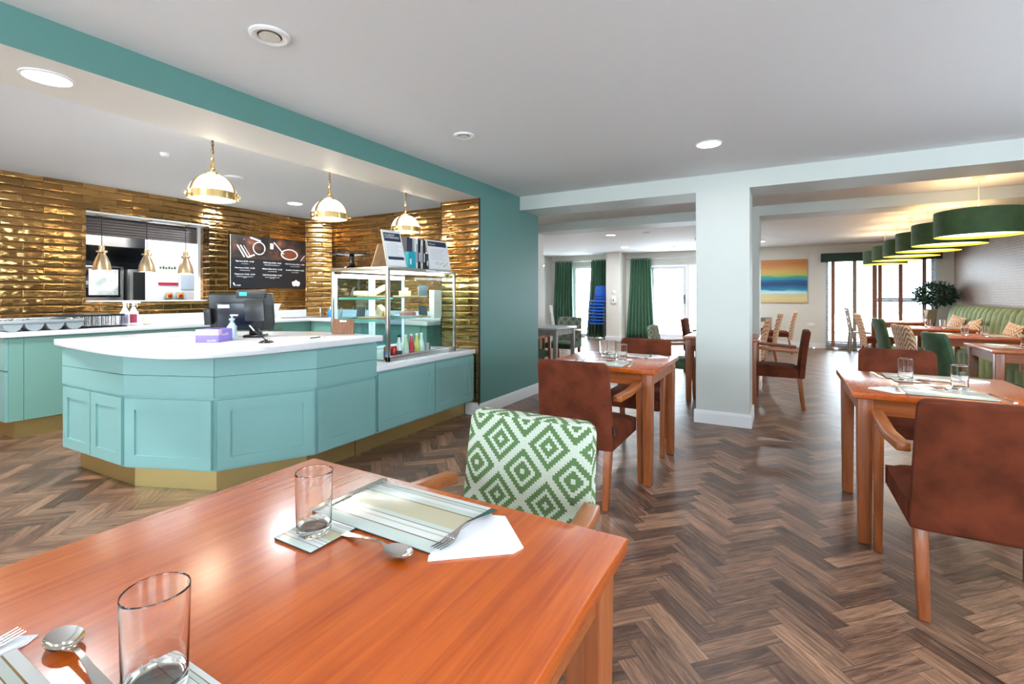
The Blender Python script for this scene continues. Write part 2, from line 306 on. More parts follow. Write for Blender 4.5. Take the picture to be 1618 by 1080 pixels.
# ---------------------------------------------------------------- mesh helpers
class MB:
    def __init__(s): s.v = []; s.f = []; s.m = []; s.uv = {}
    def add(s, vs, fs, mi=0):
        o = len(s.v); s.v += [tuple(p) for p in vs]
        for f in fs: s.f.append([i+o for i in f]); s.m.append(mi)
        return s
    def box(s, x0, x1, y0, y1, z0, z1, mi=0):
        x0, x1 = min(x0, x1), max(x0, x1); y0, y1 = min(y0, y1), max(y0, y1); z0, z1 = min(z0, z1), max(z0, z1)
        return s.add([(x0, y0, z0), (x1, y0, z0), (x1, y1, z0), (x0, y1, z0), (x0, y0, z1), (x1, y0, z1), (x1, y1, z1), (x0, y1, z1)],
                     [(0, 3, 2, 1), (4, 5, 6, 7), (0, 1, 5, 4), (1, 2, 6, 5), (2, 3, 7, 6), (3, 0, 4, 7)], mi)
    def cbox(s, c, d, mi=0):
        return s.box(c[0]-d[0]/2, c[0]+d[0]/2, c[1]-d[1]/2, c[1]+d[1]/2, c[2]-d[2]/2, c[2]+d[2]/2, mi)
    def frus(s, c0, d0, c1, d1, mi=0):   # rect (cx,cy,z),(w,d) bottom -> top
        a = [(c0[0]+sx*d0[0]/2, c0[1]+sy*d0[1]/2, c0[2]) for sx, sy in ((-1, -1), (1, -1), (1, 1), (-1, 1))]
        b = [(c1[0]+sx*d1[0]/2, c1[1]+sy*d1[1]/2, c1[2]) for sx, sy in ((-1, -1), (1, -1), (1, 1), (-1, 1))]
        return s.add(a+b, [(0, 3, 2, 1), (4, 5, 6, 7), (0, 1, 5, 4), (1, 2, 6, 5), (2, 3, 7, 6), (3, 0, 4, 7)], mi)
    def prism(s, poly, z0, z1, mi=0, top=None):
        n = len(poly)
        if sum(poly[i][0]*poly[(i+1) % n][1]-poly[(i+1) % n][0]*poly[i][1] for i in range(n)) < 0: poly = poly[::-1]
        tp = poly
        vs = [(x, y, z0) for x, y in poly]+[(x, y, z1) for x, y in tp]
        return s.add(vs, [tuple(range(n-1, -1, -1)), tuple(range(n, 2*n))]+[(i, (i+1) % n, n+(i+1) % n, n+i) for i in range(n)], mi)
    def lathe(s, prof, c=(0, 0, 0), n=24, mi=0, cap=True):
        vs = []; fs = []
        for r, z in prof:
            for k in range(n): a = 2*pi*k/n; vs.append((c[0]+r*cos(a), c[1]+r*sin(a), c[2]+z))
        for j in range(len(prof)-1):
            for k in range(n):
                fs.append((j*n+k, j*n+(k+1) % n, (j+1)*n+(k+1) % n, (j+1)*n+k))
        if cap:
            fs.append(tuple(range(n-1, -1, -1))); fs.append(tuple((len(prof)-1)*n+k for k in range(n)))
        return s.add(vs, fs, mi)
    def tube(s, pts, r, n=8, mi=0, close=False):
        P = [Vector(p) for p in pts]; vs = []; fs = []; m = len(P)
        for i, p in enumerate(P):
            if close: t = P[(i+1) % m]-P[i-1]
            else: t = (P[min(i+1, m-1)]-P[max(i-1, 0)])
            t.normalize(); up = Vector((0, 0, 1)) if abs(t.z) < .9 else Vector((1, 0, 0))
            a = t.cross(up).normalized(); b = t.cross(a)
            rr = r[i] if isinstance(r, (list, tuple)) else r
            for k in range(n): q = 2*pi*k/n; vs.append(p+(a*cos(q)+b*sin(q))*rr)
        for i in range(m if close else m-1):
            j = (i+1) % m
            for k in range(n): fs.append((i*n+k, i*n+(k+1) % n, j*n+(k+1) % n, j*n+k))
        if not close: fs.append(tuple(range(n))); fs.append(tuple((m-1)*n+k for k in range(n-1, -1, -1)))
        return s.add(vs, fs, mi)
    def sheet(s, rows, thick=None, mi=0, closev=False):   # grid rows of points
        nr, nc = len(rows), len(rows[0]); vs = [p for r in rows for p in r]
        fs = [(i*nc+j, i*nc+j+1, (i+1)*nc+j+1, (i+1)*nc+j) for i in range(nr-1) for j in range(nc-1)]
        return s.add(vs, fs, mi)
    def xf(s, M):
        s.v = [tuple(M @ Vector(p)) for p in s.v]; return s
def build(mb, name, mats, parent=None, smooth=False, bevel=0, seg=2, solid=0, subsurf=0, uvfit=None, recalc=True):
    me = bpy.data.meshes.new(name); me.from_pydata(mb.v, [], mb.f)
    if not isinstance(mats, (list, tuple)): mats = [mats]
    for m in mats: me.materials.append(m)
    for p, mi in zip(me.polygons, mb.m): p.material_index = mi; p.use_smooth = smooth
    if recalc:
        b = bmesh.new(); b.from_mesh(me); bmesh.ops.recalc_face_normals(b, faces=b.faces); b.to_mesh(me); b.free()
    uvl = me.uv_layers.new(name='UVMap')
    if uvfit:
        ax, lo, hi = uvfit
        for p in me.polygons:
            for li in p.loop_indices:
                c = me.vertices[me.loops[li].vertex_index].co
                uvl.data[li].uv = ((c[ax[0]]-lo[0])/(hi[0]-lo[0]), (c[ax[1]]-lo[1])/(hi[1]-lo[1]))
    else:
        for p in me.polygons:
            n = p.normal; a = max(range(3), key=lambda k: abs(n[k])); i, j = ((1, 2), (0, 2), (0, 1))[a]
            for li in p.loop_indices:
                c = me.vertices[me.loops[li].vertex_index].co; uvl.data[li].uv = (c[i], c[j])
    o = bpy.data.objects.new(name, me); COL.objects.link(o)
    if parent: o.parent = parent
    if bevel:
        md = o.modifiers.new('bevel', 'BEVEL'); md.width = bevel; md.segments = seg; md.limit_method = 'ANGLE'; md.angle_limit = R_(40); md.harden_normals = False
        for p in me.polygons: p.use_smooth = True
    if solid:
        md = o.modifiers.new('solid', 'SOLIDIFY'); md.thickness = solid; md.offset = 0
    if subsurf:
        md = o.modifiers.new('sub', 'SUBSURF'); md.levels = subsurf; md.render_levels = subsurf
    if smooth and not bevel and not subsurf:
        try: me.set_sharp_from_angle(angle=R_(45))
        except Exception: pass
    return o
def tag(o, label, cat, group=None, kind=None):
    o['label'] = label; o['category'] = cat
    if group: o['group'] = group
    if kind: o['kind'] = kind
    return o
def thing(name, label, cat, loc=(0, 0, 0), rz=0, group=None):
    o = bpy.data.objects.new(name, None); COL.objects.link(o); o.empty_display_size = .05
    o.location = loc; o.rotation_euler = (0, 0, rz); return tag(o, label, cat, group)
def struct(o):
    o['kind'] = 'structure'; return o
def dup(root, loc=None, rz=None, label=None, group=None, parent=None, swap=None, scale=None):
    r = root.copy(); COL.objects.link(r)
    if parent: r.parent = parent
    if loc is not None: r.location = loc
    if rz is not None: r.rotation_euler = (0, 0, rz)
    if scale: r.scale = scale
    if label: r['label'] = label
    if group: r['group'] = group
    if swap and r.type == 'MESH':
        mk = (r.data.name, tuple(sorted((a.name, b.name) for a, b in swap.items())))
        if mk not in dup.cache:
            d = r.data.copy()
            for i, m in enumerate(d.materials):
                if m in swap: d.materials[i] = swap[m]
            dup.cache[mk] = d
        r.data = dup.cache[mk]
    for ch in root.children: dup(ch, parent=r, swap=swap)
    return r
dup.cache = {}
def text(body, size, mat, parent, M, align='LEFT', name='lettering', space=1.0):
    cu = bpy.data.curves.new(name, 'FONT'); cu.body = body; cu.size = size; cu.extrude = .0004; cu.align_x = align; cu.resolution_u = 2; cu.space_line = space
    t = bpy.data.objects.new(name, cu); COL.objects.link(t)
    dg = bpy.context.evaluated_depsgraph_get(); me = bpy.data.meshes.new_from_object(t.evaluated_get(dg))
    bpy.data.objects.remove(t); bpy.data.curves.remove(cu)
    me.transform(M); me.name = name; me.materials.clear(); me.materials.append(mat)
    o = bpy.data.objects.new(name, me); COL.objects.link(o)
    if parent: o.parent = parent
    return o
def Mx(loc, rx=0, ry=0, rz=0):
    return Matrix.Translation(loc) @ Matrix.Rotation(rz, 4, 'Z') @ Matrix.Rotation(ry, 4, 'Y') @ Matrix.Rotation(rx, 4, 'X')

# ================================================================ STRUCTURE
CZ = 2.425
YN, YF, XR, XS = -2.6, 13.3, 3.165, -6.37
# floor: individual herringbone planks in one mesh
def make_floor():
    w, n = .0775, 4; q = sqrt(.5); vs = []; fs = []; uv = []; cl = []
    ox, oy = -.05-(n-1)*q*w, 0.0
    K = int(17/(w*sqrt(2)))+20
    for m_ in range(-26, 20):
        for k in range(-60, K+40):
            for typ in (0, 1):
                if typ == 0: p0, q0, p1, q1 = k+n*m_, k-n*m_, k+n*m_+n, k-n*m_+1
                else: p0, q0, p1, q1 = k+n*m_+n, k-n*m_+1-n, k+n*m_+n+1, k-n*m_+1
                cs = [((p-t)*q*w+ox, (p+t)*q*w+oy) for p, t in ((p0, q0), (p1, q0), (p1, q1), (p0, q1))]
                cx = sum(c[0] for c in cs)/4; cy = sum(c[1] for c in cs)/4
                if not (-9.1 < cx < XR+.05 and YN-.05 < cy < YF+.05): continue
                if cx < XS-.2 and not (.8 < cy < 5.6): continue
                o = len(vs); vs += [(c[0], c[1], 0) for c in cs]; fs.append((o, o+1, o+2, o+3))
                uv += [(0, 0), (n*w, 0), (n*w, w), (0, w)] if typ == 0 else [(0, 0), (0, w), (n*w, w), (n*w, 0)]
                c = (random.random(), random.random(), random.random(), 1); cl += [c]*4
    vs = [(x, y, 0) for x, y, z in vs]
    me = bpy.data.meshes.new('floor'); me.from_pydata(vs, [], fs); me.materials.append(M_floor)
    me.uv_layers.new(name='UVMap'); me.color_attributes.new('plank', 'FLOAT_COLOR', 'CORNER')
    u = me.uv_layers['UVMap'].data; a = me.color_attributes['plank'].data
    for i in range(len(uv)): u[i].uv = uv[i]; a[i].color = cl[i]
    o = bpy.data.objects.new('floor', me); COL.objects.link(o); struct(o)
make_floor()
g = MB().box(-14, 12, YF+.13, 40, -.14, -.06); g.box(-14, 12, -12, YN-.13, -.14, -.06)
struct(build(g, 'ground_outside', plain('pale_patio_paving', (.75, .75, .73), .8)))
b = MB().box(-9.3, XR+.14, YN-.14, YF+.14, CZ, CZ+.12); struct(build(b, 'ceiling', M_ceil))
def wall_with_holes(axis, c0, c1, a0, a1, z0, z1, holes, name, mats):
    """axis 'y': wall in plane y=c0..c1 along x; 'x': plane x=c0..c1 along y. holes (a0,a1,z0,z1)"""
    xs = sorted({a0, a1, *[h[0] for h in holes], *[h[1] for h in holes]}); zs = sorted({z0, z1, *[h[2] for h in holes], *[h[3] for h in holes]})
    mb = MB()
    for i in range(len(xs)-1):
        for j in range(len(zs)-1):
            mx, mz = (xs[i]+xs[i+1])/2, (zs[j]+zs[j+1])/2
            if any(h[0] < mx < h[1] and h[2] < mz < h[3] for h in holes): continue
            if axis == 'y': mb.box(xs[i], xs[i+1], c0, c1, zs[j], zs[j+1])
            else: mb.box(c0, c1, xs[i], xs[i+1], zs[j], zs[j+1])
    bm_o = build(mb, name, mats)
    b = bmesh.new(); b.from_mesh(bm_o.data); bmesh.ops.remove_doubles(b, verts=b.verts, dist=1e-5)
    seen = {}; dele = []
    for f in b.faces:
        k = tuple(sorted(v.index for v in f.verts)); 
        if k in seen: dele += [f, seen[k]]
        seen[k] = f
    bmesh.ops.delete(b, geom=list(set(dele)), context='FACES_ONLY'); b.to_mesh(bm_o.data); b.free()
    return struct(bm_o)
ADDED_NEARW = [(-5.6, -4.0, .7, 2.15), (-2.7, -1.2, .7, 2.15), (.6, 2.2, .7, 2.15)]  # windows added behind the camera to bring daylight in
wall_with_holes('y', YN-.12, YN, XS-.25, XR+.12, 0, CZ, ADDED_NEARW, 'wall_near', M_wall)
FARW = [(-5.42, -4.42, .05, 2.10), (-3.20, -1.25, .05, 2.10), (.90, 2.85, .05, 2.10)]
wall_with_holes('y', YF, YF+.12, -6.27, XR+.12, 0, CZ, FARW, 'wall_far', M_wallfar)
for (x0, x1, z0, z1) in ADDED_NEARW: portal(x0, x1, z0, z1, YN-.13, 1)
for (x0, x1, z0, z1) in FARW: portal(x0, x1, z0, z1, YF+.13, -1)
ADDED_RIGHTW = [(-1.6, .2, .8, 2.1), (1.8, 3.8, .8, 2.1)]  # out-of-view windows added to brighten the right ceiling and bar front
wall_with_holes('x', XR, XR+.12, YN, YF, 0, CZ, ADDED_RIGHTW, 'wall_right', M_paperw)
for (a0, a1, z0, z1) in ADDED_RIGHTW: area('daylight_portal', (XR+.13, (a0+a1)/2, (z0+z1)/2), z1-z0, a1-a0, (0, R_(90), 0), 1, portal=True)
struct(build(MB().box(-6.27, -6.15, 7.4, YF, 0, CZ), 'wall_left', M_wallfar))
struct(build(MB().box(-6.27, -3.58, 7.28, 7.40, 0, CZ), 'wall_partition', M_wallfar))
struct(build(MB().box(-3.70, -3.58, 5.47, 7.28, 0, CZ), 'wall_passage', M_wallfar))
# teal end wall block (teal on the room side), tiled end face, servery side wall
struct(build(MB().box(-3.22, -2.72, 4.125, 5.47, 0, CZ), 'wall_teal', M_teal))
struct(build(MB().box(-3.70, -3.22, 5.30, 5.47, 0, CZ), 'wall_servery_return', M_wall))
tp = MB().box(-3.215, -2.735, 4.112, 4.125, .13, 2.257); struct(build(tp, 'wall_tiled_end', M_tile))
struct(build(MB().box(-2.735, -2.722, 4.108, 4.125, .105, 2.257), 'trim_black_edge', M_black))
struct(build(MB().box(-3.226, -3.215, 4.108, 4.125, .69, 2.257), 'trim_black_edge_inner', M_black))
# servery back wall with hatch; side wall; chamfer
HATCH = (2.13, 3.372, 1.175, 2.14)
wall_with_holes('x', XS-.25, XS, YN, 5.2, 0, CZ, [HATCH], 'wall_servery', M_tile)
struct(build(MB().box(-6.62, -3.22, 5.05, 5.30, 0, CZ), 'wall_servery_side', M_tile))
struct(build(MB().prism([(XS, 4.78), (-6.10, 5.05), (XS, 5.05)], 0, CZ), 'wall_servery_corner', M_tile))
hl = MB().box(XS-.252, XS+.002, HATCH[0], HATCH[1], HATCH[3]-.012, HATCH[3]+.002)      # white soffit lining
hl.box(XS-.30, XS-.21, HATCH[1]-.03, HATCH[1]+.002, HATCH[2], HATCH[3]); hl.box(XS-.30, XS-.21, HATCH[0]-.002, HATCH[0]+.03, HATCH[2], HATCH[3])
hl.box(XS-.30, XS-.05, HATCH[0], HATCH[1], HATCH[2]-.002, HATCH[2]+.012)
struct(build(hl, 'trim_hatch', M_trim))
# kitchen room beyond the hatch
M_kit = plain('kitchen_wall_white', (.78, .82, .88), .4)
k = MB().box(-9.22, -9.10, .9, 5.5, 0, CZ); k.box(-9.10, -6.62, .9, 1.0, 0, CZ); k.box(-9.1, -6.62, 5.3, 5.5, 0, CZ)
struct(build(k, 'wall_kitchen', M_kit))
struct(build(MB().box(-7.72, -7.60, 3.23, 5.3, 0, CZ), 'wall_kitchen_partition', M_kit))
# beams
t = MB().box(-3.22, -2.72, YN, 4.125, 2.257, CZ)
t.m = [0, 0, 0, 1, 0, 0]
bo = build(t, 'trim_teal_beam', [M_soffit, M_teal]); struct(bo)
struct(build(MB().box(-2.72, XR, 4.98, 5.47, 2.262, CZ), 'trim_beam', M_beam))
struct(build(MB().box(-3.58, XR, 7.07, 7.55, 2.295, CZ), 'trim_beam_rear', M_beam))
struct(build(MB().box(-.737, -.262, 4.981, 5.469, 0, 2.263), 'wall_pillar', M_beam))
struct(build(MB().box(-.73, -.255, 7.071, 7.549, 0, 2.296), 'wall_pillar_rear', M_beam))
struct(build(MB().box(-4.21, -3.83, 12.66, YF, 0, CZ), 'wall_pillar_far', M_wallfar))
# baseboards
def skirt(name, segs):
    mb = MB()
    for (x0, y0, x1, y1, nx, ny) in segs:   # strip from p0 to p1, room normal n
        t_, h = .018, .125
        def q(h0, h1, th):
            xs = sorted((x0, x1)); ys = sorted((y0, y1))
            if nx: xa, xb = (x0, x0+nx*th) if nx > 0 else (x0+nx*th, x0); mb.box(xa, xb, ys[0], ys[1], h0, h1)
            else: ya, yb = (y0, y0+ny*th) if ny > 0 else (y0+ny*th, y0); mb.box(xs[0], xs[1], ya, yb, h0, h1)
        q(0, h-.022, t_); q(h-.022, h-.008, t_*.7); q(h-.008, h, t_*.4)
    return struct(build(mb, name, M_trim))
skirt('baseboard_teal', [(-2.72, 4.106, -2.72, 5.488, 1, 0), (-2.90, 4.125, -2.70, 4.125, 0, -1), (-3.22, 5.47, -2.70, 5.47, 0, 1)])
for nm, x0, x1, y0, y1 in (('baseboard_pillar', -.737, -.262, 4.981, 5.469), ('baseboard_pillar_rear', -.73, -.255, 7.071, 7.549), ('baseboard_pillar_far', -4.21, -3.83, 12.66, 13.3)):
    skirt(nm, [(x0-.018, y0, x1+.018, y0, 0, -1), (x0-.018, y1, x1+.018, y1, 0, 1), (x0, y0, x0, y1, -1, 0), (x1, y0, x1, y1, 1, 0)] if nm != 'baseboard_pillar_far' else [(x0-.018, y0, x1+.018, y0, 0, -1), (x0, y0, x0, y1, -1, 0), (x1, y0, x1, y1, 1, 0)])
skirt('baseboard_far', [(-6.15, YF, -5.42, YF, 0, -1), (-4.42, YF, -4.24, YF, 0, -1), (-3.81, YF, -3.20, YF, 0, -1), (-1.25, YF, .90, YF, 0, -1), (2.85, YF, XR, YF, 0, -1)])
skirt('baseboard_left', [(-6.15, 7.4, -6.15, YF, 1, 0), (-3.58, 5.47, -3.58, 7.4, 1, 0)])

# windows and doors
def frame_rect(mb, x0, x1, z0, z1, y0, y1, w):
    mb.box(x0, x0+w, y0, y1, z0, z1); mb.box(x1-w, x1, y0, y1, z0, z1); mb.box(x0+w, x1-w, y0, y1, z1-w, z1); mb.box(x0+w, x1-w, y0, y1, z0, z0+w)
n = 0
for (x0, x1, z0, z1) in ADDED_NEARW:  # frames and panes of the added windows behind the camera
    n += 1; e = thing('window_%d' % n, 'added unseen window behind the camera', 'window'); del e['category'], e['label']; e['kind'] = 'structure'
    f = MB(); frame_rect(f, x0, x1, z0, z1, YN-.09, YN-.03, .06); f.box((x0+x1)/2-.03, (x0+x1)/2+.03, YN-.09, YN-.03, z0+.06, z1-.06)
    struct(build(f, 'window_frame', M_upvc, e)); struct(build(MB().box(x0+.06, x1-.06, YN-.065, YN-.06, z0+.06, z1-.06), 'window_pane', M_pane, e))
for (a0, a1, z0, z1) in ADDED_RIGHTW:  # frames and panes of the added right wall windows
    n += 3; e = thing('window_%d' % (n+1), '', ''); del e['category'], e['label']; e['kind'] = 'structure'
    f = MB(); frame_rect(f, a0, a1, z0, z1, -.08, -.02, .06); f.box((a0+a1)/2-.03, (a0+a1)/2+.03, -.08, -.02, z0+.06, z1-.06); f.xf(Mx((XR, 0, 0), rz=pi/2)); struct(build(f, 'window_frame', M_upvc, e))
    struct(build(MB().box(XR+.045, XR+.05, a0+.06, a1-.06, z0+.06, z1-.06), 'window_pane', M_pane, e))
# far left french window
e = thing('window_4', '', ''); del e['category'], e['label']; e['kind'] = 'structure'
f = MB(); frame_rect(f, -5.42, -4.42, .05, 2.10, YF+.02, YF+.08, .06); struct(build(f, 'window_frame', M_upvc, e))
struct(build(MB().box(-5.36, -4.48, YF+.045, YF+.05, .11, 2.04), 'window_pane', M_pane, e))
# patio door with side light
e = thing('window_5', '', ''); del e['category'], e['label']; e['kind'] = 'structure'
f = MB(); frame_rect(f, -3.20, -1.25, .05, 2.10, YF+.02, YF+.08, .05); f.box(-2.20, -2.14, YF+.02, YF+.08, .1, 2.05); struct(build(f, 'window_frame', M_upvc, e))
struct(build(MB().box(-2.14, -1.30, YF+.045, YF+.05, .10, 2.05), 'window_pane', M_pane, e))
e = thing('door_1', '', ''); del e['category'], e['label']; e['kind'] = 'structure'
f = MB(); frame_rect(f, -3.145, -2.205, .105, 2.045, YF+.0, YF+.06, .085); struct(build(f, 'door_leaf', M_upvc, e))
struct(build(MB().box(-3.06, -2.29, YF+.028, YF+.033, .19, 1.96), 'door_pane', M_pane, e))
h = MB().box(-2.265, -2.235, YF-.012, YF, 1.02, 1.26); h.box(-2.40, -2.24, YF-.05, YF-.03, 1.17, 1.19); h.box(-2.256, -2.244, YF-.05, YF-.01, 1.172, 1.188)
struct(build(h, 'door_handle', M_steeld, e))
# right far window behind blinds
e = thing('window_6', '', ''); del e['category'], e['label']; e['kind'] = 'structure'
f = MB(); frame_rect(f, .90, 2.85, .05, 2.10, YF+.02, YF+.08, .055); f.box(1.80, 1.87, YF+.02, YF+.08, .1, 2.05); f.box(1.87, 2.80, YF+.02, YF+.08, 1.10, 1.19); f.box(.955, 1.80, YF+.02, YF+.08, .10, .18)
struct(build(f, 'window_frame', plain('grey_upvc', (.42, .43, .46), .4), e))
struct(build(MB().box(.95, 2.80, YF+.045, YF+.05, .10, 2.05), 'window_pane', M_pane, e))

# ================================================================ CEILING FITTINGS
def downlight(x, y, z, lab, r=.085, power=18, col=(.95, .98, 1)):
    t = thing('downlight', lab, 'ceiling light', (x, y, z), group=None)
    build(MB().lathe([(r+.012, 0), (r+.012, -.006), (r, -.008), (r, -.002)], n=32, cap=False), 'rim', M_white, t, smooth=True)
    build(MB().lathe([(r, -.0035), (r, -.003)], n=32), 'diffuser', M_led, t)
    area('downlight_lamp', (x, y, z-.012), r*2, 0, (0, 0, 0), power, col, disk=True)
downlight(-2.953, .848, 2.257, 'round lit panel light recessed in the pale underside of the teal beam', power=14)
downlight(-.492, 3.961, CZ, 'round lit downlight in the main ceiling in front of the white beam', power=6)
downlight(-5.418, 3.912, CZ, 'lit ceiling light over the servery near the menu board', power=32)
downlight(-5.0, .6, CZ, 'unseen ceiling light over the near end of the servery', power=32)  # out of view, lights the near servery
downlight(-2.904, 9.019, CZ, 'lit round ceiling light in the far left dining area, nearer the beam', power=25)
downlight(-3.334, 11.442, CZ, 'lit round ceiling light in front of the far square column', power=25)
downlight(-.36, 11.705, CZ, 'small bright ceiling light above the seascape painting', r=.05, power=16)
downlight(1.2, 1.2, CZ, 'added unseen ceiling light over the open floor', power=16)  # extra lamp out of view, added to brighten the main room
def spot(x, y, lab, r=.085):
    t = thing('recessed_spotlight', lab, 'ceiling spotlight', (x, y, CZ))
    build(MB().lathe([(r, 0), (r, -.008), (r-.012, -.014), (r-.034, -.006), (r-.034, 0)], n=32, cap=False), 'rim', M_white, t, smooth=True)
    build(MB().lathe([(r-.0345, -.003), (r-.035, -.001)], n=32), 'lens', plain('dark_recess', (.03, .03, .03), .5) if 'dark_recess' not in MATS else MATS['dark_recess'], t)
    build(MB().lathe([(r-.040, -.012), (r-.046, -.002)], n=32), 'lamp_glass', M_cream, t, smooth=True)
spot(-2.011, 1.324, 'unlit round ceiling spotlight nearest the teal beam, the biggest of the unlit ones')
spot(-2.031, 2.86, 'unlit round ceiling spotlight in the middle of the main ceiling', .075)
spot(-4.95, 11.6, 'small unlit ceiling spotlight above the left curtains', .06)
spot(-2.272, 12.0, 'small unlit ceiling spotlight above the patio door', .06)
spot(-2.2, 9.0, 'small unlit ceiling spotlight just beyond the rear beam', .07)
t = thing('smoke_detector', 'small grey ceiling detector at the left edge of the white pillar', 'detector', (-1.50, 10.4, CZ))
build(MB().lathe([(.06, 0), (.06, -.03), (.045, -.05), (.02, -.09), (.02, -.1)], n=20), 'housing', M_grey, t, smooth=True)
t = thing('ceiling_vent', 'thin round white vent plate on the servery ceiling beside a brass pendant', 'vent', (-4.75, 2.75, CZ))
build(MB().lathe([(.09, 0), (.09, -.012), (.06, -.02), (.05, -.02)], n=24), 'cover', M_white, t, smooth=True)
t = thing('ceiling_sensor', 'tiny white motion sensor with a dark lens on the servery ceiling', 'sensor', (-4.45, 2.0, CZ))
build(MB().lathe([(.035, 0), (.03, -.02), (.015, -.03)], n=20), 'housing', M_white, t, smooth=True)

# ================================================================ SERVERY COUNTERS
def door_panel(w, h, name='door', parent=None, mat=M_cab, rail=.07, M=None):
    """shaker door, local: x 0..w, z 0..h, front face at y=-.02, back y=0"""
    mb = MB(); r = rail
    mb.box(0, r, -.02, 0, 0, h); mb.box(w-r, w, -.02, 0, 0, h); mb.box(r, w-r, -.02, 0, 0, r); mb.box(r, w-r, -.02, 0, h-r, h)
    mb.box(r-.001, w-r+.001, -.010, 0, r-.001, h-r+.001)
    if M is not None: mb.xf(M)
    return build(mb, name, mat, parent)
# island bar
A, B, C_, D_, E_ = (-4.50, 1.39), (-3.65, 1.42), (-3.065, 1.655), (-2.80, 2.18), (-2.80, 2.73)
isl = thing('serving_counter', 'sea green faceted serving bar with panelled doors and brass plinth', 'counter', (0, 0, 0))
body = [A, B, C_, D_, E_, (-3.55, 2.73), (-4.5, 2.15)]
build(MB().prism(body, .15, .885), 'body', M_cab, isl)
ink = .075
kp = [(-4.44, 1.455), (-3.69, 1.487), (-3.145, 1.708), (-2.905, 2.19), (-2.905, 2.62), (-3.5, 2.62), (-4.4, 2.1)]
build(MB().prism(kp, 0, .15), 'plinth', M_kick, isl)
def seg_M(p, q, off=0.0, z=0):
    a = math.atan2(q[1]-p[1], q[0]-p[0]); return Mx((p[0], p[1], z), rz=a) @ Matrix.Translation((off, 0, 0))
def facade(p, q, doors, parent, z0=.165, z1=.595, gap=.012, edge=.012):
    L = hypot(q[0]-p[0], q[1]-p[1]); w = (L-2*edge-(doors-1)*gap)/doors
    for i in range(doors):
        door_panel(w, z1-z0, 'door', parent, M=seg_M(p, q, edge+i*(w+gap), z0))
facade(A, B, 2, isl); facade(B, C_, 1, isl); facade(C_, D_, 1, isl); facade(D_, E_, 1, isl)
for p, q in ((A, B), (B, C_), (C_, D_), (D_, E_)):
    L = hypot(q[0]-p[0], q[1]-p[1])
    for z0, z1 in ((.615, .742), (.746, .868)):
        mb = MB().box(-.004, L+.006, -.018, 0, z0, z1); mb.xf(seg_M(p, q)); build(mb, 'fascia_board', M_cab, isl)
# quartz bar top with curved front
def catmull(P, n=8):
    out = []
    for i in range(len(P)-1):
        p0, p1, p2, p3 = P[max(i-1, 0)], P[i], P[i+1], P[min(i+2, len(P)-1)]
        for k in range(n):
            t = k/n
            out.append(tuple(.5*((2*p1[j])+(-p0[j]+p2[j])*t+(2*p0[j]-5*p1[j]+4*p2[j]-p3[j])*t*t+(-p0[j]+3*p1[j]-3*p2[j]+p3[j])*t**3) for j in (0, 1)))
    return out+[P[-1]]
fr = catmull([(-4.62, 1.360), (-4.2, 1.325), (-3.75, 1.30), (-3.38, 1.305), (-3.08, 1.355), (-2.90, 1.47), (-2.80, 1.68), (-2.765, 1.95), (-2.755, 2.25), (-2.755, 2.775)])
wt = fr+[(-3.14, 2.80), (-3.61, 2.76), (-4.62, 2.22)]
tag(build(MB().prism(wt, .885, .93), 'worktop', M_stone, bevel=.004), 'white quartz worktop with a curved front edge on the serving bar', 'worktop')
# low display counter
low = thing('display_counter', 'low sea green cabinet with two panelled doors below the glass display case', 'cabinet')
build(MB().box(-3.58, -2.80, 2.74, 4.105, .15, .645), 'body', M_cab, low)
build(MB().box(-3.5, -2.905, 2.63, 4.10, 0, .15), 'plinth', M_kick, low)
for y0, y1 in ((2.75, 3.455), (3.467, 4.09)):
    door_panel(y1-y0, .455, 'door', low, M=Mx((-2.80, y0, .168), rz=pi/2))
tag(build(MB().box(-3.60, -2.768, 2.732, 4.107, .645, .69), 'worktop', M_stone, bevel=.003), 'low white quartz shelf top under the glass display case', 'worktop')
# back counter (along back wall) and side counter
bc = thing('base_cabinet', 'long sea green base cabinet run along the tiled back wall', 'cabinet')
build(MB().box(-6.36, -5.80, 1.41, 4.43, .15, .885), 'body', M_cabd, bc)
build(MB().box(-6.3, -5.80, 1.45, 4.43, 0, .15), 'plinth', M_kick, bc)
sp = [1.41, 1.506, 1.972, 2.449, 2.92, 3.39, 3.854, 4.319]
for y0, y1 in zip(sp[:-1], sp[1:]):
    build(MB().box(-5.80, -5.782, y0+.0015, y1-.0015, .155, .875), 'door', M_cabd, bc)
for y in (3.79, 3.945, 2.85, 3.0):
    kb = MB().lathe([(.008, 0), (.008, .012), (.019, .020), (.019, .027), (.010, .032)], n=16); kb.xf(Mx((-5.782, y, .80), ry=pi/2)); build(kb, 'knob', M_brass, bc, smooth=True)
for z0, z1 in ((.155, .585), (.60, .872)):
    mb = MB().box(-6.34, -5.79, 1.39, 1.41, z0, z1); build(mb, 'door', M_cab, bc)
sc = thing('base_cabinet', 'sea green corner cabinet run beneath the side wall behind the display case', 'cabinet')
build(MB().box(-6.09, -3.7, 4.44, 5.04, .15, .885), 'body', M_cabd, sc); build(MB().box(-5.79, -3.7, 4.5, 5.0, 0, .15), 'plinth', M_kick, sc)
for x0 in (-5.70, -5.22, -4.74, -4.26):
    build(MB().box(x0, x0+.47, 4.422, 4.44, .155, .875), 'door', M_cabd, sc)
for x in (-5.27, -5.17): 
    kb = MB().lathe([(.008, 0), (.008, .012), (.019, .020), (.019, .027), (.010, .032)], n=16); kb.xf(Mx((x, 4.422, .80), rx=pi/2)); build(kb, 'knob', M_brass, sc, smooth=True)
wl = thing('worktop', 'white quartz L-shaped worktop with upstand along the tiled walls', 'worktop')
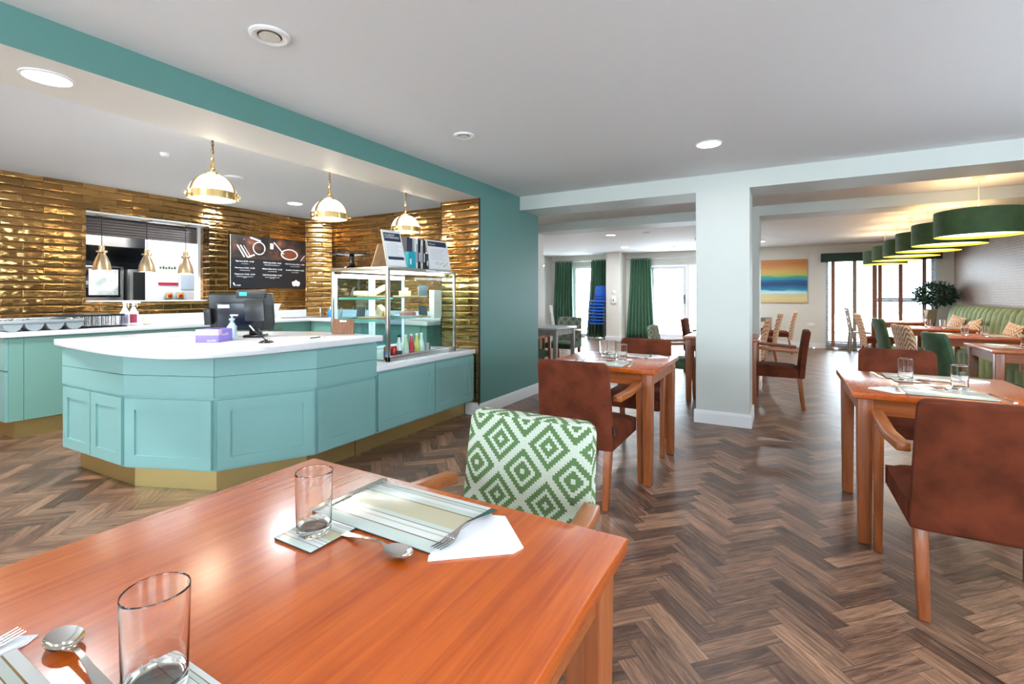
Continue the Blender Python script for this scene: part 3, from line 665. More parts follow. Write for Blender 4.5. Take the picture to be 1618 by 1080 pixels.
build(MB().prism([(-6.355, 1.36), (-5.75, 1.36), (-5.75, 4.40), (-3.66, 4.40), (-3.66, 5.045), (-6.088, 5.038), (-6.355, 4.768)], .885, .93), 'slab', M_stone, wl, bevel=.003)
build(MB().box(-6.368, -6.348, 1.40, 4.78, .93, 1.03).box(-6.10, -3.7, 5.03, 5.048, .93, 1.03), 'upstand', M_stone, wl)

# ================================================================ DISPLAY CASE
CX0, CX1, CY0, CY1, CZ0, CZ1 = -3.56, -2.86, 2.935, 3.885, .69, 1.492
dc = thing('display_case', 'stainless steel framed glass food display case on the low counter', 'display case')
f = MB(); p = .022
for x, y in ((CX1-.03, CY0), (CX1-p, CY1-p), (CX0, CY0), (CX0, CY1-p)):
    w = .03 if x == CX1-.03 else p
    f.box(x, x+w, y, y+w, CZ0, CZ1-.03)
f.box(CX0, CX1, CY0, CY1, CZ1-.03, CZ1)
f.box(CX1-.03, CX1, CY0, CY1, CZ0, CZ0+.045); f.box(CX0, CX1, CY0, CY0+.012, CZ0, CZ0+.018); f.box(CX0, CX1, CY1-.02, CY1, CZ0, CZ0+.03)
build(f, 'frame', M_steel, dc, bevel=.002)
build(MB().box(CX0+.02, CX1-.03, CY0+.02, CY1-.02, CZ0, CZ0+.012), 'deck', plain('pale_steel_deck', (.72, .74, .76), .3, .3), dc)
build(MB().box(CX1-.008, CX1-.004, CY0+.03, CY1-.02, CZ0+.045, CZ1-.03), 'front_glass', M_case, dc)
build(MB().box(CX0+.02, CX1-.03, CY0+.004, CY0+.008, CZ0+.018, CZ1-.03), 'side_glass', M_case, dc)
build(MB().box(CX0+.02, CX1-.03, CY1-.008, CY1-.004, CZ0+.03, CZ1-.03), 'side_glass', M_case, dc)
for k in range(2):
    y0 = CY0+.025+k*.455; fx = CX0+.006+k*.012; mb = MB()
    mb.box(fx, fx+.01, y0, y0+.035, CZ0+.02, CZ1-.05); mb.box(fx, fx+.01, y0+.42, y0+.455, CZ0+.02, CZ1-.05); mb.box(fx, fx+.01, y0+.035, y0+.42, CZ1-.085, CZ1-.05); mb.box(fx, fx+.01, y0+.035, y0+.42, CZ0+.02, CZ0+.05)
    dn = build(mb, 'sliding_door', M_upvc, dc); build(MB().box(fx+.004, fx+.006, y0+.035, y0+.42, CZ0+.05, CZ1-.085), 'pane', M_slide, dn)
for z in (1.225, 1.035):
    sh = build(MB().box(CX0+.05, CX1-.14, CY0+.05, CY1-.22, z, z+.006), 'shelf', M_case, dc)
    build(MB().box(CX1-.14, CX1-.137, CY0+.05, CY1-.22, z, z+.006).box(CX0+.05, CX1-.14, CY0+.047, CY0+.05, z, z+.006).box(CX0+.05, CX1-.14, CY0+.047, CY0+.056, z-.016, z).box(CX0+.05, CX0+.058, CY0+.05, CY1-.22, z-.016, z), 'glass_edge', M_shelfg, sh)
build(MB().box(CX0+.08, CX0+.11, CY0+.05, CY1-.1, CZ1-.075, CZ1-.05).box(CX1-.12, CX1-.10, CY0+.08, CY1-.06, CZ1-.05, CZ1-.035), 'light_tube', M_tube, dc)
build(MB().box(CX1-.20, CX1-.14, CY1-.17, CY1-.05, 1.02, 1.30), 'control_box', M_cream, dc)
area('display_lamp', ((CX0+CX1)/2, (CY0+CY1)/2, CZ1-.06), .5, .8, (0, 0, 0), 9, (.88, .96, 1))
# food
def board(x, y, z, r, lab, w=.15):
    o = build(MB().lathe([(r*.97, 0), (r, .004), (r, .010), (r*.97, .014)], (0, 0, 0), 28), 'wooden_serving_board', M_kraft, smooth=True); o.location = (x, y, z); tag(o, lab, 'serving board'); return o
board(-3.30, 3.18, 1.231, .13, 'round wooden board under the wraps on the upper shelf')
board(-3.13, 3.45, 1.231, .12, 'round wooden board under the stacked sponge on the upper shelf')
board(-3.26, 3.16, 1.041, .14, 'round wooden board under the wedges of bread on the lower shelf')
o = build(MB().lathe([(.05, 0), (.13, .012), (.135, .018), (.12, .016)], n=28), 'serving_plate', M_white, smooth=True); o.location = (-3.13, 3.48, 1.041); tag(o, 'white plate with a brown cake on the lower shelf', 'plate')
def food(name, mat, loc, M, dims, lab, cat, bevel=.006, wedge=False):
    mb = MB()
    if wedge: mb.prism([(-dims[0]/2, -dims[1]/2), (dims[0]/2, -dims[1]/2), (-dims[0]/2, dims[1]/2)], 0, dims[2])
    else: mb.cbox((0, 0, 0), dims)
    mb.xf(M); o = build(mb, name, mat, bevel=bevel); o.location = loc; return tag(o, lab, cat)
food('baguette_wrap', M_bread, (-3.24, 3.22, 1.297), Mx((0, 0, 0), ry=R_(-28), rz=R_(60)), (.15, .055, .05), 'pale wrapped baguette leaning up on the upper shelf board', 'sandwich', .018)
food('sandwich', M_bread, (-3.40, 3.14, 1.266), Mx((0, 0, 0), rz=R_(20)), (.11, .08, .04), 'flat sandwich at the end of the upper shelf board', 'sandwich')
food('cake_slice', M_cake, (-3.13, 3.44, 1.268), Mx((0, 0, 0), rz=R_(40)), (.11, .09, .045), 'square sponge cake layer on the upper shelf', 'cake')
food('scone', M_bread, (-3.13, 3.44, 1.306), Mx((0, 0, 0), rz=R_(10)), (.05, .05, .03), 'small pale scone on top of the sponge cake', 'cake', .012)
food('bread_wedge', M_bread, (-3.20, 3.20, 1.105), Mx((0, 0, 0), rx=R_(20), ry=R_(35)), (.09, .05, .09), 'bigger wedge of pale cheese scone on the lower shelf', 'cake', .008)
food('bread_wedge', M_cake, (-3.12, 3.20, 1.079), Mx((0, 0, 0), rz=R_(20)), (.05, .05, .045), 'little square of cake beside the bigger wedge on the lower shelf', 'cake', .008)
o = build(MB().lathe([(.09, 0), (.085, .03), (.05, .048), (.0, .052)], n=20, cap=False), 'brown_cake', M_choc, smooth=True); o.location = (-3.13, 3.48, 1.0565); o.scale = (.8, 1, .9); tag(o, 'low domed pinkish brown cake on the white plate', 'cake')
def slate(loc, rz, lab, w=.075, h=.10):
    t = thing('slate_sign', lab, 'sign', loc, rz)
    mb = MB().box(-w/2, w/2, 0, .006, 0, h); mb.xf(Mx((0, 0, .008), rx=R_(-18))); build(mb, 'slate', M_slate, t)
    mb = MB().box(-w/2, w/2, .006, .012, .004, h-.004); mb.xf(Mx((0, 0, .008), rx=R_(-18))); build(mb, 'backing', M_white, t)
    build(MB().box(-w*.4, w*.4, -.012, .03, 0, .012), 'foot', M_kraft, t)
slate((-3.30, 3.045, 1.041), R_(35), 'little black slate price sign at the near end of the lower shelf')
slate((-3.04, 3.60, 1.041), R_(55), 'little black slate price sign beside the brown cake', .085, .10)
slate((-3.04, 3.60, 1.231), R_(55), 'little black slate price sign on the upper shelf', .085, .11)
def bottle(x, y, liquid, cap, lab, band=None):
    t = thing('drink_bottle', lab, 'bottle', (x, y, .702), group='drink bottles in the display case')
    build(MB().lathe([(.026, 0), (.028, .01), (.028, .07), (.024, .10), (.013, .15), (.012, .185)], n=20), 'bottle_body', liquid, t, smooth=True)
    build(MB().lathe([(.0135, .178), (.0135, .195)], n=16), 'cap', cap, t)
    if band: build(MB().lathe([(.0288, .02), (.0288, .06)], n=20, cap=False), 'bottle_label', band, t)
L1 = plain('clear_pale_drink', (.75, .82, .80), .08, spec=.8); L2 = plain('red_drink', (.65, .02, .04), .1); L3 = plain('yellow_drink', (.68, .66, .16), .1)
bottle(-2.935, 3.15, L1, M_black, 'clear drink bottle with a black cap and dark label', M_slate)
bottle(-2.925, 3.225, plain('cloudy_drink', (.62, .72, .50), .1), M_white, 'cloudy pale green drink bottle beside the red one', M_paper)
bottle(-2.93, 3.305, L2, M_white, 'bright red drink bottle with a pink label', plain('pink_label', (.65, .05, .15), .4))
bottle(-2.935, 3.385, L3, M_white, 'yellow lemonade bottle beside the red one')
bottle(-2.95, 3.465, L1, M_white, 'clear water bottle with a white cap, at the end of the row')
for i, (y, m_, lb) in enumerate(((2.995, plain('orange_can', (.65, .14, .02), .3, .4), 'orange and blue drink can beside the front corner post'), (3.068, plain('red_can', (.50, .02, .02), .3, .4), 'red drink can next to the orange can'))):
    t = thing('drink_can', lb, 'can', (-2.925, y, .702)); build(MB().lathe([(.026, 0), (.031, .006), (.031, .10), (.025, .108)], n=20), 'can_body', m_, t, smooth=True)
    build(MB().lathe([(.025, .108), (.025, .111), (.022, .109)], n=20), 'lid', M_steel, t)
    if i == 0: build(MB().lathe([(.0315, .035), (.0315, .07)], n=20, cap=False), 'print', M_blue, t)
o = build(MB().lathe([(.02, 0), (.03, .008), (.032, .09), (.029, .09), (.027, .01)], n=20, cap=False), 'metal_tumbler', M_steel, smooth=True); o.location = (-2.95, 3.55, .702); tag(o, 'small steel beaker at the end of the drinks row', 'beaker')
# things on the display case
Z1 = CZ1
t = thing('cake_stand', 'black glass cake stand on a bell foot on top of the display case', 'cake stand', (-3.45, 3.08, Z1))
build(MB().lathe([(.075, 0), (.07, .008), (.03, .03), (.022, .06), (.022, .112), (.03, .116)], n=28), 'foot', M_blackg, t, smooth=True)
build(MB().lathe([(.03, .112), (.19, .124), (.195, .134), (.185, .130), (.0, .124)], n=36, cap=False), 'plate', M_blackg, t, smooth=True)
def sign(loc, rz, tilt, w, h, lab):
    t = thing('leaning_notice', lab, 'notice', loc, rz); M = Mx((0, 0, .003), rx=-tilt)
    mb = MB().box(-w/2, w/2, 0, .008, 0, h); mb.xf(M); build(mb, 'frame', M_cream, t)
    mb = MB().box(-w/2+.012, w/2-.012, -.0015, 0, .012, h-.012); mb.xf(M); build(mb, 'sheet', M_paper, t)
    return t, M
t, M = sign((-2.90, 3.09, Z1), R_(78), R_(17), .20, .34, 'tall cream framed allergy notice leaning back at the corner of the display case')
for q_ in ((-.085, .235, .315), (-.075, .065, .092)):
    mb = MB().box(q_[0], .085, -.003, -.0015, q_[1], q_[2]); mb.xf(M); build(mb, 'print_block', M_navy, t)
text('ALLERGY\nAWARENESS', .026, M_paper, t, M @ Mx((-.078, -.0035, .285), rx=pi/2), space=.9)
for i in range(9):
    mb = MB().box(-.075, .055+.02*((i*7) % 3-1), -.0022, -.0015, .215-i*.0145, .2175-i*.0145)
    mb.xf(M); build(mb, 'text_line', M_grey, t)
t, M = sign((-2.905, 3.70, Z1), R_(84), R_(12), .30, .30, 'white framed notice with a navy heading and printed green leaves on the display case')
mb = MB().box(-.125, .125, -.003, -.0015, .235, .285); mb.xf(M); build(mb, 'print_block', M_navy, t)
text('Welcome', .022, M_paper, t, M @ Mx((-.115, -.0035, .25), rx=pi/2))
for i in range(7):
    mb = MB().box(-.10, .09-.02*(i % 3), -.0022, -.0015, .205-i*.017, .207-i*.017); mb.xf(M); build(mb, 'text_line', M_grey, t)
rr = random.Random(3); lf = MB()
for i in range(26):
    x, z, a = rr.uniform(-.06, .12), rr.uniform(.025, .07), rr.uniform(0, pi)
    lf.add([(x, -.003, z), (x+.02*cos(a), -.003, z+.02*sin(a)), (x+.02*cos(a+.5), -.003, z+.012*sin(a+.5))], [(0, 1, 2)])
lf.xf(M); build(lf, 'leaf_print', plain('pale_green_print', (.35, .48, .12), .6), t)
# bread stand
o = build(MB().prism([(-.10, 0), (.10, 0), (.03, .22), (-.03, .22)], -.008, .008).xf(Mx((0, 0, 0), rx=pi/2)), 'wooden_stand_board', M_kraft); o.location = (-3.16, 3.16, Z1); o.rotation_euler = (0, 0, R_(70)); tag(o, 'tapered plywood stand behind the tall allergy notice', 'stand')
o = build(MB().lathe([(.10, 0), (.115, .02), (.115, .10), (.09, .16), (.0, .185)], n=24, cap=False), 'cream_cloche', plain('cream_ceramic', (.72, .63, .50), .35), smooth=True); o.location = (-3.16, 3.40, Z1); tag(o, 'cream domed bread crock behind the notices on the display case', 'crock')
# boxes and booklets
t = thing('leaflet_box', 'small turquoise carton standing on the display case edge', 'carton', (-2.92, 3.285, Z1), R_(85))
build(MB().box(-.045, .045, -.02, .03, 0, .15), 'carton', M_turq, t); build(MB().box(-.030, -.012, -.0215, -.02, .035, .085), 'label_strip', M_paper, t)
bx = [(3.305, .07, .285, M_navy, 'navy booklet upright behind the turquoise carton'), (3.385, .026, .285, M_paper, 'white spined booklet beside the navy booklet'), (3.42, .030, .28, M_black, 'black spined booklet with white lettering, first of the two'), (3.455, .026, .275, M_paper, 'white spined booklet between the two black ones'), (3.49, .030, .275, M_black, 'black spined booklet with white lettering, nearer the leaf notice'), (3.535, .03, .15, M_slate, 'short dark green booklet in front of the leaf notice')]
for i, (y, w, h, m_, lb) in enumerate(bx):
    t = thing('booklet', lb, 'booklet', (-2.955 if i else -2.975, y, Z1), 0, 'booklets and cartons on the display case')
    build(MB().box(-.09, .02, -w/2, w/2, 0, h), 'cover', m_, t)
    if m_ is not M_paper: build(MB().box(.02, .0215, -w*.22, w*.22, h*.25, h*.55), 'spine_print', M_paper, t)
    else: build(MB().box(.02, .0215, -w*.15, w*.15, h*.2, h*.8), 'spine_print', M_navy, t)
o = build(MB().box(-2.862, -2.857, 3.42, 3.56, 1.468, 1.486), 'shelf_label', M_paper); tag(o, 'small white label strip stuck on the case top rail', 'label strip')

# ================================================================ ITEMS ON THE BAR
WZ = .93
t = thing('glove_box', 'lilac and purple box of disposable gloves on the bar top', 'box', (-3.42, 1.86, WZ), R_(33))
build(MB().box(-.075, .075, -.12, .12, 0, .088), 'carton', M_purple, t, bevel=.002)
build(MB().box(-.0755, .0755, -.1205, -.08, .05, .0885), 'stripe', plain('pink_lilac_print', (.55, .38, .55), .5), t)
build(MB().lathe([(.035, .0885), (.034, .090)], n=20), 'opening', M_black, t)
text('Examination', .022, M_paper, t, Mx((-.068, -.1212, .053), rx=pi/2)); text('GLOVES', .017, M_paper, t, Mx((.0, -.1212, .008), rx=pi/2)); text('GLOVES', .022, M_paper, t, Mx((.0763, -.08, .045), rx=pi/2, rz=pi/2))
t = thing('hand_sanitiser', 'clear pump bottle of hand gel beside the glove box', 'pump bottle', (-3.405, 1.955, WZ), R_(30))
build(MB().box(-.028, .028, -.02, .02, 0, .105), 'bottle', M_gel, t, bevel=.008, seg=3); build(MB().lathe([(.026, .1), (.018, .12), (.012, .125), (.012, .14), (.02, .142), (.018, .155), (.006, .158), (.006, .175)], n=16), 'collar', M_gel, t, smooth=True)
build(MB().box(-.012, .042, -.007, .007, .172, .182), 'pump_head', M_white, t, bevel=.003)
build(MB().box(-.024, .024, -.0205, -.020, .02, .09), 'label_panel', plain('pale_blue_label', (.60, .68, .72), .4), t)
t = thing('till', 'black touchscreen till seen from behind with a customer display on top', 'till', (-3.56, 2.13, WZ), R_(38))
M = Mx((0, 0, .055), rx=R_(8))
mb = MB().box(-.225, .225, -.02, .02, 0, .28); mb.xf(M); build(mb, 'screen_housing', M_black, t, bevel=.008)
mb = MB().box(-.165, .15, -.032, -.02, .02, .215); mb.xf(M); build(mb, 'rear_cover', plain('dark_blue_black_plastic', (.004, .007, .016), .25), t, bevel=.005)
mb = MB().box(.03, .165, -.034, -.031, .075, .235); mb.xf(M); build(mb, 'gloss_panel', plain('grey_gloss_plastic', (.035, .04, .042), .12), t)
mb = MB().box(-.155, -.075, -.0335, -.0318, .175, .20); mb.xf(M); build(mb, 'asset_label', M_paper, t)
mb = MB().box(-.02, .18, -.045, -.0, .25, .31); mb.xf(M); build(mb, 'customer_display', plain('charcoal_plastic', (.03, .03, .03), .35), t, bevel=.004)
mb = MB().box(.005, .055, -.0465, -.045, .27, .295); mb.xf(M); build(mb, 'display_glow', M_lcd, t)
mb = MB().box(-.25, -.20, -.05, -.0, .05, .17); mb.xf(M); build(mb, 'card_reader', M_black, t, bevel=.004)
build(MB().box(.02, .15, -.07, .09, 0, .02).box(.05, .13, -.03, .03, .02, .10), 'stand_base', M_blackg, t, bevel=.006)
t = thing('pen_stand', 'black domed counter pen stand with a slanting pen', 'pen stand', (-3.02, 1.965, WZ))
build(MB().lathe([(.048, 0), (.046, .006), (.03, .014), (.008, .02)], n=24), 'base', M_blackg, t, smooth=True)
build(MB().tube([(0, 0, .015), (-.05, -.045, .075), (-.075, -.068, .115)], .004, 8), 'pen', M_black, t, smooth=True)
build(MB().tube([(-.055, -.05, .081), (-.077, -.070, .118)], .0055, 8), 'pen_cap', M_steel, t, smooth=True)
t = thing('order_pad', 'sheet of white paper with a thin black pen on the bar top', 'paper', (-3.13, 2.27, WZ), R_(62))
build(MB().box(-.16, .16, -.10, .10, 0, .002), 'sheet', M_paper, t); build(MB().tube([(.08, -.105, .006), (.155, -.06, .006)], .004, 8), 'pen', M_black, t, smooth=True)
t = thing('clipboard_menu', 'small walnut clipboard standing at the end of the bar', 'clipboard', (-3.13, 2.70, WZ), R_(38))
mb = MB().box(-.085, .085, 0, .008, 0, .125); mb.xf(Mx((0, 0, 0), rx=R_(-8))); build(mb, 'board', M_clip, t)
mb = MB().box(-.085, .085, .0, .006, 0, .125); mb.xf(Mx((0, .045, 0), rx=R_(10))); build(mb, 'rear_leg', M_clip, t)
mb = MB().box(-.028, .028, -.006, 0, .098, .118); mb.xf(Mx((0, 0, 0), rx=R_(-8))); build(mb, 'clip', M_steel, t, bevel=.003)

# ================================================================ BACK COUNTER ITEMS
t = thing('cutlery_tray', 'pale grey cutlery tray with four round bottomed compartments', 'cutlery tray', (-5.93, 1.64, WZ))
mb = MB()
for k in range(4):
    y0 = -.27+k*.138; n = 14; vs = []
    rows = []
    for xx in (-.15, .17):
        rows.append([(xx, y0+.062-.062*cos(pi*j/n), .075-.072*sin(pi*j/n)) for j in range(n+1)])
    mb.sheet(rows)
    for xx in (-.15, .17): mb.add([(xx, y0+.062-.062*cos(pi*j/n), .075-.072*sin(pi*j/n)) for j in range(n+1)], [tuple(range(n+1))])
build(mb, 'bin', M_grey, t, smooth=False, solid=.003)
build(MB().box(.165, .178, -.285, .275, .07, .10).box(-.165, -.15, -.285, .275, .07, .10).box(-.15, .165, -.285, -.27, .07, .10).box(-.15, .165, .262, .275, .07, .10), 'rim', M_grey, t, bevel=.003)
cu = MB(); rr = random.Random(5)
for i in range(26):
    y = -.24+(i % 4)*.138+rr.uniform(0, .07); cu.tube([(-.12, y, .06+rr.uniform(0, .02)), (.08, y+rr.uniform(-.03, .03), .085+rr.uniform(0, .025))], .006, 6)
build(cu, 'cutlery', M_chrome, t); t.children[-1]['kind'] = 'stuff'
t = thing('serving_tray', 'black oval tray under the drinking glasses on the back counter', 'tray', (-6.02, 2.05, WZ)); build(MB().box(-.17, .20, -.20, .23, 0, .012), 'tray_body', M_black, t, bevel=.005)
gl0 = None
for i in range(4):
    for j in range(5):
        loc = (-6.12+i*.085, 1.90+j*.082, WZ+.012)
        if gl0 is None:
            gl0 = build(MB().lathe([(.028, 0), (.034, .004), (.036, .10), (.033, .10), (.031, .008), (.0, .008)], n=16, cap=False), 'drinking_glass', M_glass, smooth=True); o = gl0
        else: o = gl0.copy(); COL.objects.link(o)
        o.location = loc; tag(o, 'clear tumbler between the black trays, %s row, %s from the cutlery tray' % (('rear', 'third', 'second', 'front')[i], ('first', 'second', 'third', 'fourth', 'fifth')[j]), 'glass', 'tumblers between the black trays')
t = thing('serving_tray', 'black tray lying on top of the drinking glasses', 'tray', (-6.04, 2.02, WZ+.112)); build(MB().box(-.20, .20, -.26, .24, 0, .012).box(-.205, -.19, -.265, .245, .0, .02).box(.19, .205, -.265, .245, 0, .02), 'tray_body', M_black, t, bevel=.004)
def spray(x, y, rz, lab, s=1):
    t = thing('spray_bottle', lab, 'spray bottle', (x, y, WZ), rz); t.scale = (s, s, s)
    build(MB().box(-.04, .04, -.028, .028, 0, .15), 'bottle_body', plain('white_bottle', (.85, .80, .80), .35) if 'white_bottle' not in MATS else MATS['white_bottle'], t, bevel=.014, seg=3)
    build(MB().frus((0, 0, .148), (.06, .05), (0, 0, .20), (.024, .024)), 'shoulder', MATS['white_bottle'], t, bevel=.004)
    mb = MB().box(-.014, .014, -.012, .012, .2, .25); mb.box(-.02, .06, -.010, .010, .235, .26); mb.box(.025, .033, -.006, .006, .19, .237); build(mb, 'trigger', M_white, t, bevel=.003)
    build(MB().box(-.032, .032, -.0292, -.028, .03, .12), 'bottle_label', plain('lilac_label', (.42, .36, .55), .5) if 'lilac_label' not in MATS else MATS['lilac_label'], t)
    return t
spray(-5.93, 2.30, R_(60), 'white spray bottle with a lilac label beside the trays')
t2 = spray(-5.95, 2.385, R_(60), 'white spray bottle with a dark red label beside the mug')
for ch in t2.children:
    if ch.name.startswith('bottle_label'):
        ch.data = ch.data.copy(); ch.data.materials[0] = plain('crimson_label', (.35, .02, .08), .5)
t = thing('mug', 'cream mug on the back counter beside the spray bottles', 'mug', (-6.0, 2.53, WZ))
build(MB().lathe([(.03, 0), (.042, .01), (.045, .085), (.041, .085), (.038, .01)], n=24), 'cup', M_cream, t, smooth=True)
build(MB().tube([(.02, .042+.0, .07), (.02, .07, .065), (.02, .075, .04), (.02, .045, .02)], .006, 8), 'handle', M_cream, t, smooth=True)
o = build(MB().frus((0, 0, 0), (.13, .20), (0, 0, .2), (.20, .30)), 'paper_bin', M_paper, bevel=.004); o.location = (-6.18, 4.02, WZ); tag(o, 'white tapered caddy on the back counter behind the till', 'caddy')
def blue_bottle():
    t = thing('washing_up_bottle', 'bright blue washing up liquid bottle in the servery corner', 'bottle', (-5.85, 4.82, WZ), R_(30))
    build(MB().box(-.04, .04, -.02, .02, 0, .11), 'bottle_body', plain('blue_liquid', (.0, .20, .70), .2), t, bevel=.014, seg=3); build(MB().lathe([(.014, .108), (.012, .125), (.006, .135), (.006, .15)], n=14), 'cap', M_white, t, smooth=True)
blue_bottle()
for x, y, lb in ((-6.0, 4.76, 'slim chrome tap pillar nearer the menu wall'), (-5.69, 4.88, 'slim chrome tap pillar right of the blue bottle')):
    t = thing('tap', lb, 'tap', (x, y, WZ)); build(MB().lathe([(.022, 0), (.012, .01), (.012, .12), (.018, .125), (.018, .14)], n=14), 'pillar', M_chrome, t, smooth=True); build(MB().tube([(0, 0, .12), (.03, -.03, .14), (.06, -.06, .13)], .007, 8), 'spout', M_chrome, t, smooth=True)
o = build(MB().tube(catmull([(0, 0), (.12, -.06), (.3, .02), (.5, -.02), (.62, .05)]) and [(x, y, .006) for x, y in catmull([(0, 0), (.12, -.06), (.3, .02), (.5, -.02), (.62, .05)])], .005, 8), 'power_cable', M_black, smooth=True); o.location = (-6.0, 4.12, WZ); o.rotation_euler = (0, 0, R_(60)); tag(o, 'black power cable trailing over the back worktop', 'cable')

# ================================================================ MENU BOARD
mbd = thing('menu_board', 'black coffee menu board with cup picture hung on the gold tiles', 'menu board', (XS, 3.62, 1.347), R_(90))
w, h = 1.14, .715     # local x along +y world; local -y faces +x world
build(MB().box(0, w, -.022, -.004, 0, h), 'panel', plain('menu_black', (.012, .014, .018), .3), mbd)
build(MB().box(0, .006, -.0225, -.004, 0, h), 'edge', M_cream, mbd)
build(MB().box(.01, w-.002, -.0235, -.022, h*.57, h-.004), 'picture', M_photo, mbd)
# cup pictures
pc = MB(); pc.tube([(.40+.085*cos(a), -.025, .555+.085*sin(a)*1.0) for a in [2*pi*k/28 for k in range(28)]], .008, 6, close=True)
pc.tube([(.87+.13*cos(a), -.025, .50+.072*sin(a)) for a in [2*pi*k/28 for k in range(28)]], .010, 6, close=True)
pc.tube([(.62, -.025, .66), (.78, -.025, .50)], .008, 6)
for k in range(3): pc.tube([(.09+k*.045, -.025, .58), (.19+k*.045, -.025, .42)], .010 if k < 2 else .004, 6)
pc.tube([(.24, -.025, .42), (.33, -.025, .46)], .012, 6); pc.tube([(.07, -.025, .63), (.071, -.025, .631)], .012, 8); pc.tube([(.19, -.025, .66), (.191, -.025, .661)], .010, 8)
pc.box(.565, .615, -.026, -.024, .56, .64); pc.tube([(.27, -.025, .695), (.42, -.025, .655)], .014, 6); pc.tube([(1.06, -.025, .42), (1.125, -.025, .50)], .005, 6)
build(pc, 'cup_print', plain('print_white_warm', (.70, .66, .62), .5), mbd, smooth=True)
cf = MB().lathe([(.11, 0), (.11, .002)], n=28); cf.xf(Matrix.Translation((.87, -.0242, .495)) @ Matrix.Diagonal((1, 1, .55, 1)) @ Matrix.Rotation(pi/2, 4, 'X')); build(cf, 'coffee_print', plain('coffee_print_brown', (.16, .045, .02), .4), mbd)
ITEMS = [(.20, .355, 'Espresso £0.60 - £1.00', 'A rich single shot'), (.20, .265, 'Americano £0.60 - £1.00', 'A shot topped with water'), (.20, .18, 'Cappuccino £0.60 - £1.00', 'Steamed milk with a shot and foam on the\ntop layer'),
         (.60, .355, 'Caffe Latte £0.60 - £1.00', 'Steamed milk with a shot and foam on top'), (.60, .265, 'White Coffee £0.60 - £1.00', 'A shot topped with milk'), (.60, .18, 'Caffe Mocha £0.60 - £1.00', 'Chocolate steamed milk with a shot and\nfoam on top'),
         (.965, .355, 'Hot Chocolate £0.60 - £1.00', 'Chocolate with steamed milk'), (.965, .265, 'Breakfast Tea £0.50 - £0.80', 'A pot of breakfast tea')]
for x, z, a, b_ in ITEMS:
    text(a, .027, M_paper, mbd, Mx((x, -.0228, z), rx=pi/2), 'CENTER'); text(b_, .0135, M_paper, mbd, Mx((x, -.0228, z-.028), rx=pi/2), 'CENTER')
text('inten', .034, M_paper, mbd, Mx((.075, -.0228, .028), rx=pi/2))
mk = MB().add([(.035, -.0232, .075), (.055, -.0232, .068), (.062, -.0232, .045), (.068, -.0232, .03), (.054, -.0232, .03), (.045, -.0232, .05)], [(0, 1, 2, 3, 4, 5)])
cr = [(.98, .13), (1.01, .11), (1.045, .10), (1.05, .075), (1.035, .07), (1.045, .045), (1.02, .05), (1.015, .03), (.99, .04), (.98, .05), (.97, .04), (.945, .03), (.94, .05), (.915, .045), (.925, .07), (.91, .075), (.915, .10), (.95, .11)]
mk.add([(x, -.0232, z) for x, z in cr], [tuple(range(len(cr)))])
build(mk, 'crest', M_paper, mbd, recalc=False)

# ================================================================ HATCH, KITCHEN
t = thing('roller_shutter', 'brown-grey slatted roller shutter half rolled up in the kitchen hatch', 'shutter', (0, 0, 0))
sh = MB()
for k in range(6): sh.box(-6.610, -6.597, 2.165, 3.34, 1.917+k*.031, 1.941+k*.031)
build(sh, 'slats', plain('shutter_taupe', (.115, .095, .095), .4), t); build(MB().box(-6.625, -6.61, 2.165, 3.34, 1.915, 2.125), 'curtain', M_black, t)
for y, lb in ((2.30, 'first champagne heat lamp in the hatch, nearest the spray bottles'), (2.724, 'middle champagne heat lamp hanging in the kitchen hatch'), (3.14, 'champagne heat lamp in the hatch nearest the menu board')):
    t = thing('heat_lamp', lb, 'heat lamp', (-6.47, y, 1.52), group='heat lamps in the hatch')
    build(MB().lathe([(.083, 0), (.080, .03), (.072, .08), (.050, .14), (.034, .175), (.032, .185), (.050, .20), (.048, .215), (.030, .21), (.026, .225), (.026, .265), (.006, .27)], n=32, cap=False), 'lamp_shade', M_bronze, t, smooth=True)
    build(MB().lathe([(.079, .004), (.079, .006)], n=28), 'lamp_face', M_warm, t)
    build(MB().tube([(0, 0, .262), (0, 0, .605)], .004, 8), 'cord', M_black, t, smooth=True); build(MB().lathe([(.055, .597), (.055, .607)], n=24), 'ceiling_disc', M_bronze, t)
    area('heat_lamp_bulb', (-6.47, y, 1.515), .12, 0, (0, 0, 0), 2.2, (1, .85, .62), disk=True)
t = thing('combi_oven', 'stainless combination oven with reflections painted on its glass door in the kitchen', 'oven')
build(MB().box(-8.9, -8.2, 2.45, 3.17, .9, 1.655), 'body', M_steel, t, bevel=.01)
build(MB().box(-8.2, -8.185, 2.73, 3.13, 1.22, 1.64), 'door_frame', M_blackg, t, bevel=.012); build(MB().box(-8.185, -8.18, 2.765, 3.095, 1.25, 1.61), 'door_glass', plain('oven_glass_reflection', (.55, .62, .62), .1, .2, noise=.35, nscale=7), t)  # pale mottled colour paints reflections into the door glass
build(MB().box(-8.16, -8.14, 3.11, 3.13, 1.25, 1.60), 'handle', M_steel, t)
build(MB().box(-8.85, -8.25, 2.45, 3.17, 0, .9), 'stand', M_steeld, t)
t = thing('tall_fridge', 'dark steel upright cooker unit between the oven and the white kitchen wall', 'kitchen unit')
build(MB().box(-8.9, -8.1, 3.20, 3.62, 0, 1.62), 'body', M_steeld, t, bevel=.006)
build(MB().box(-8.1, -8.09, 3.24, 3.60, 1.15, 1.58), 'door', plain('dark_reflective_door', (.10, .105, .11), .15, .8), t)
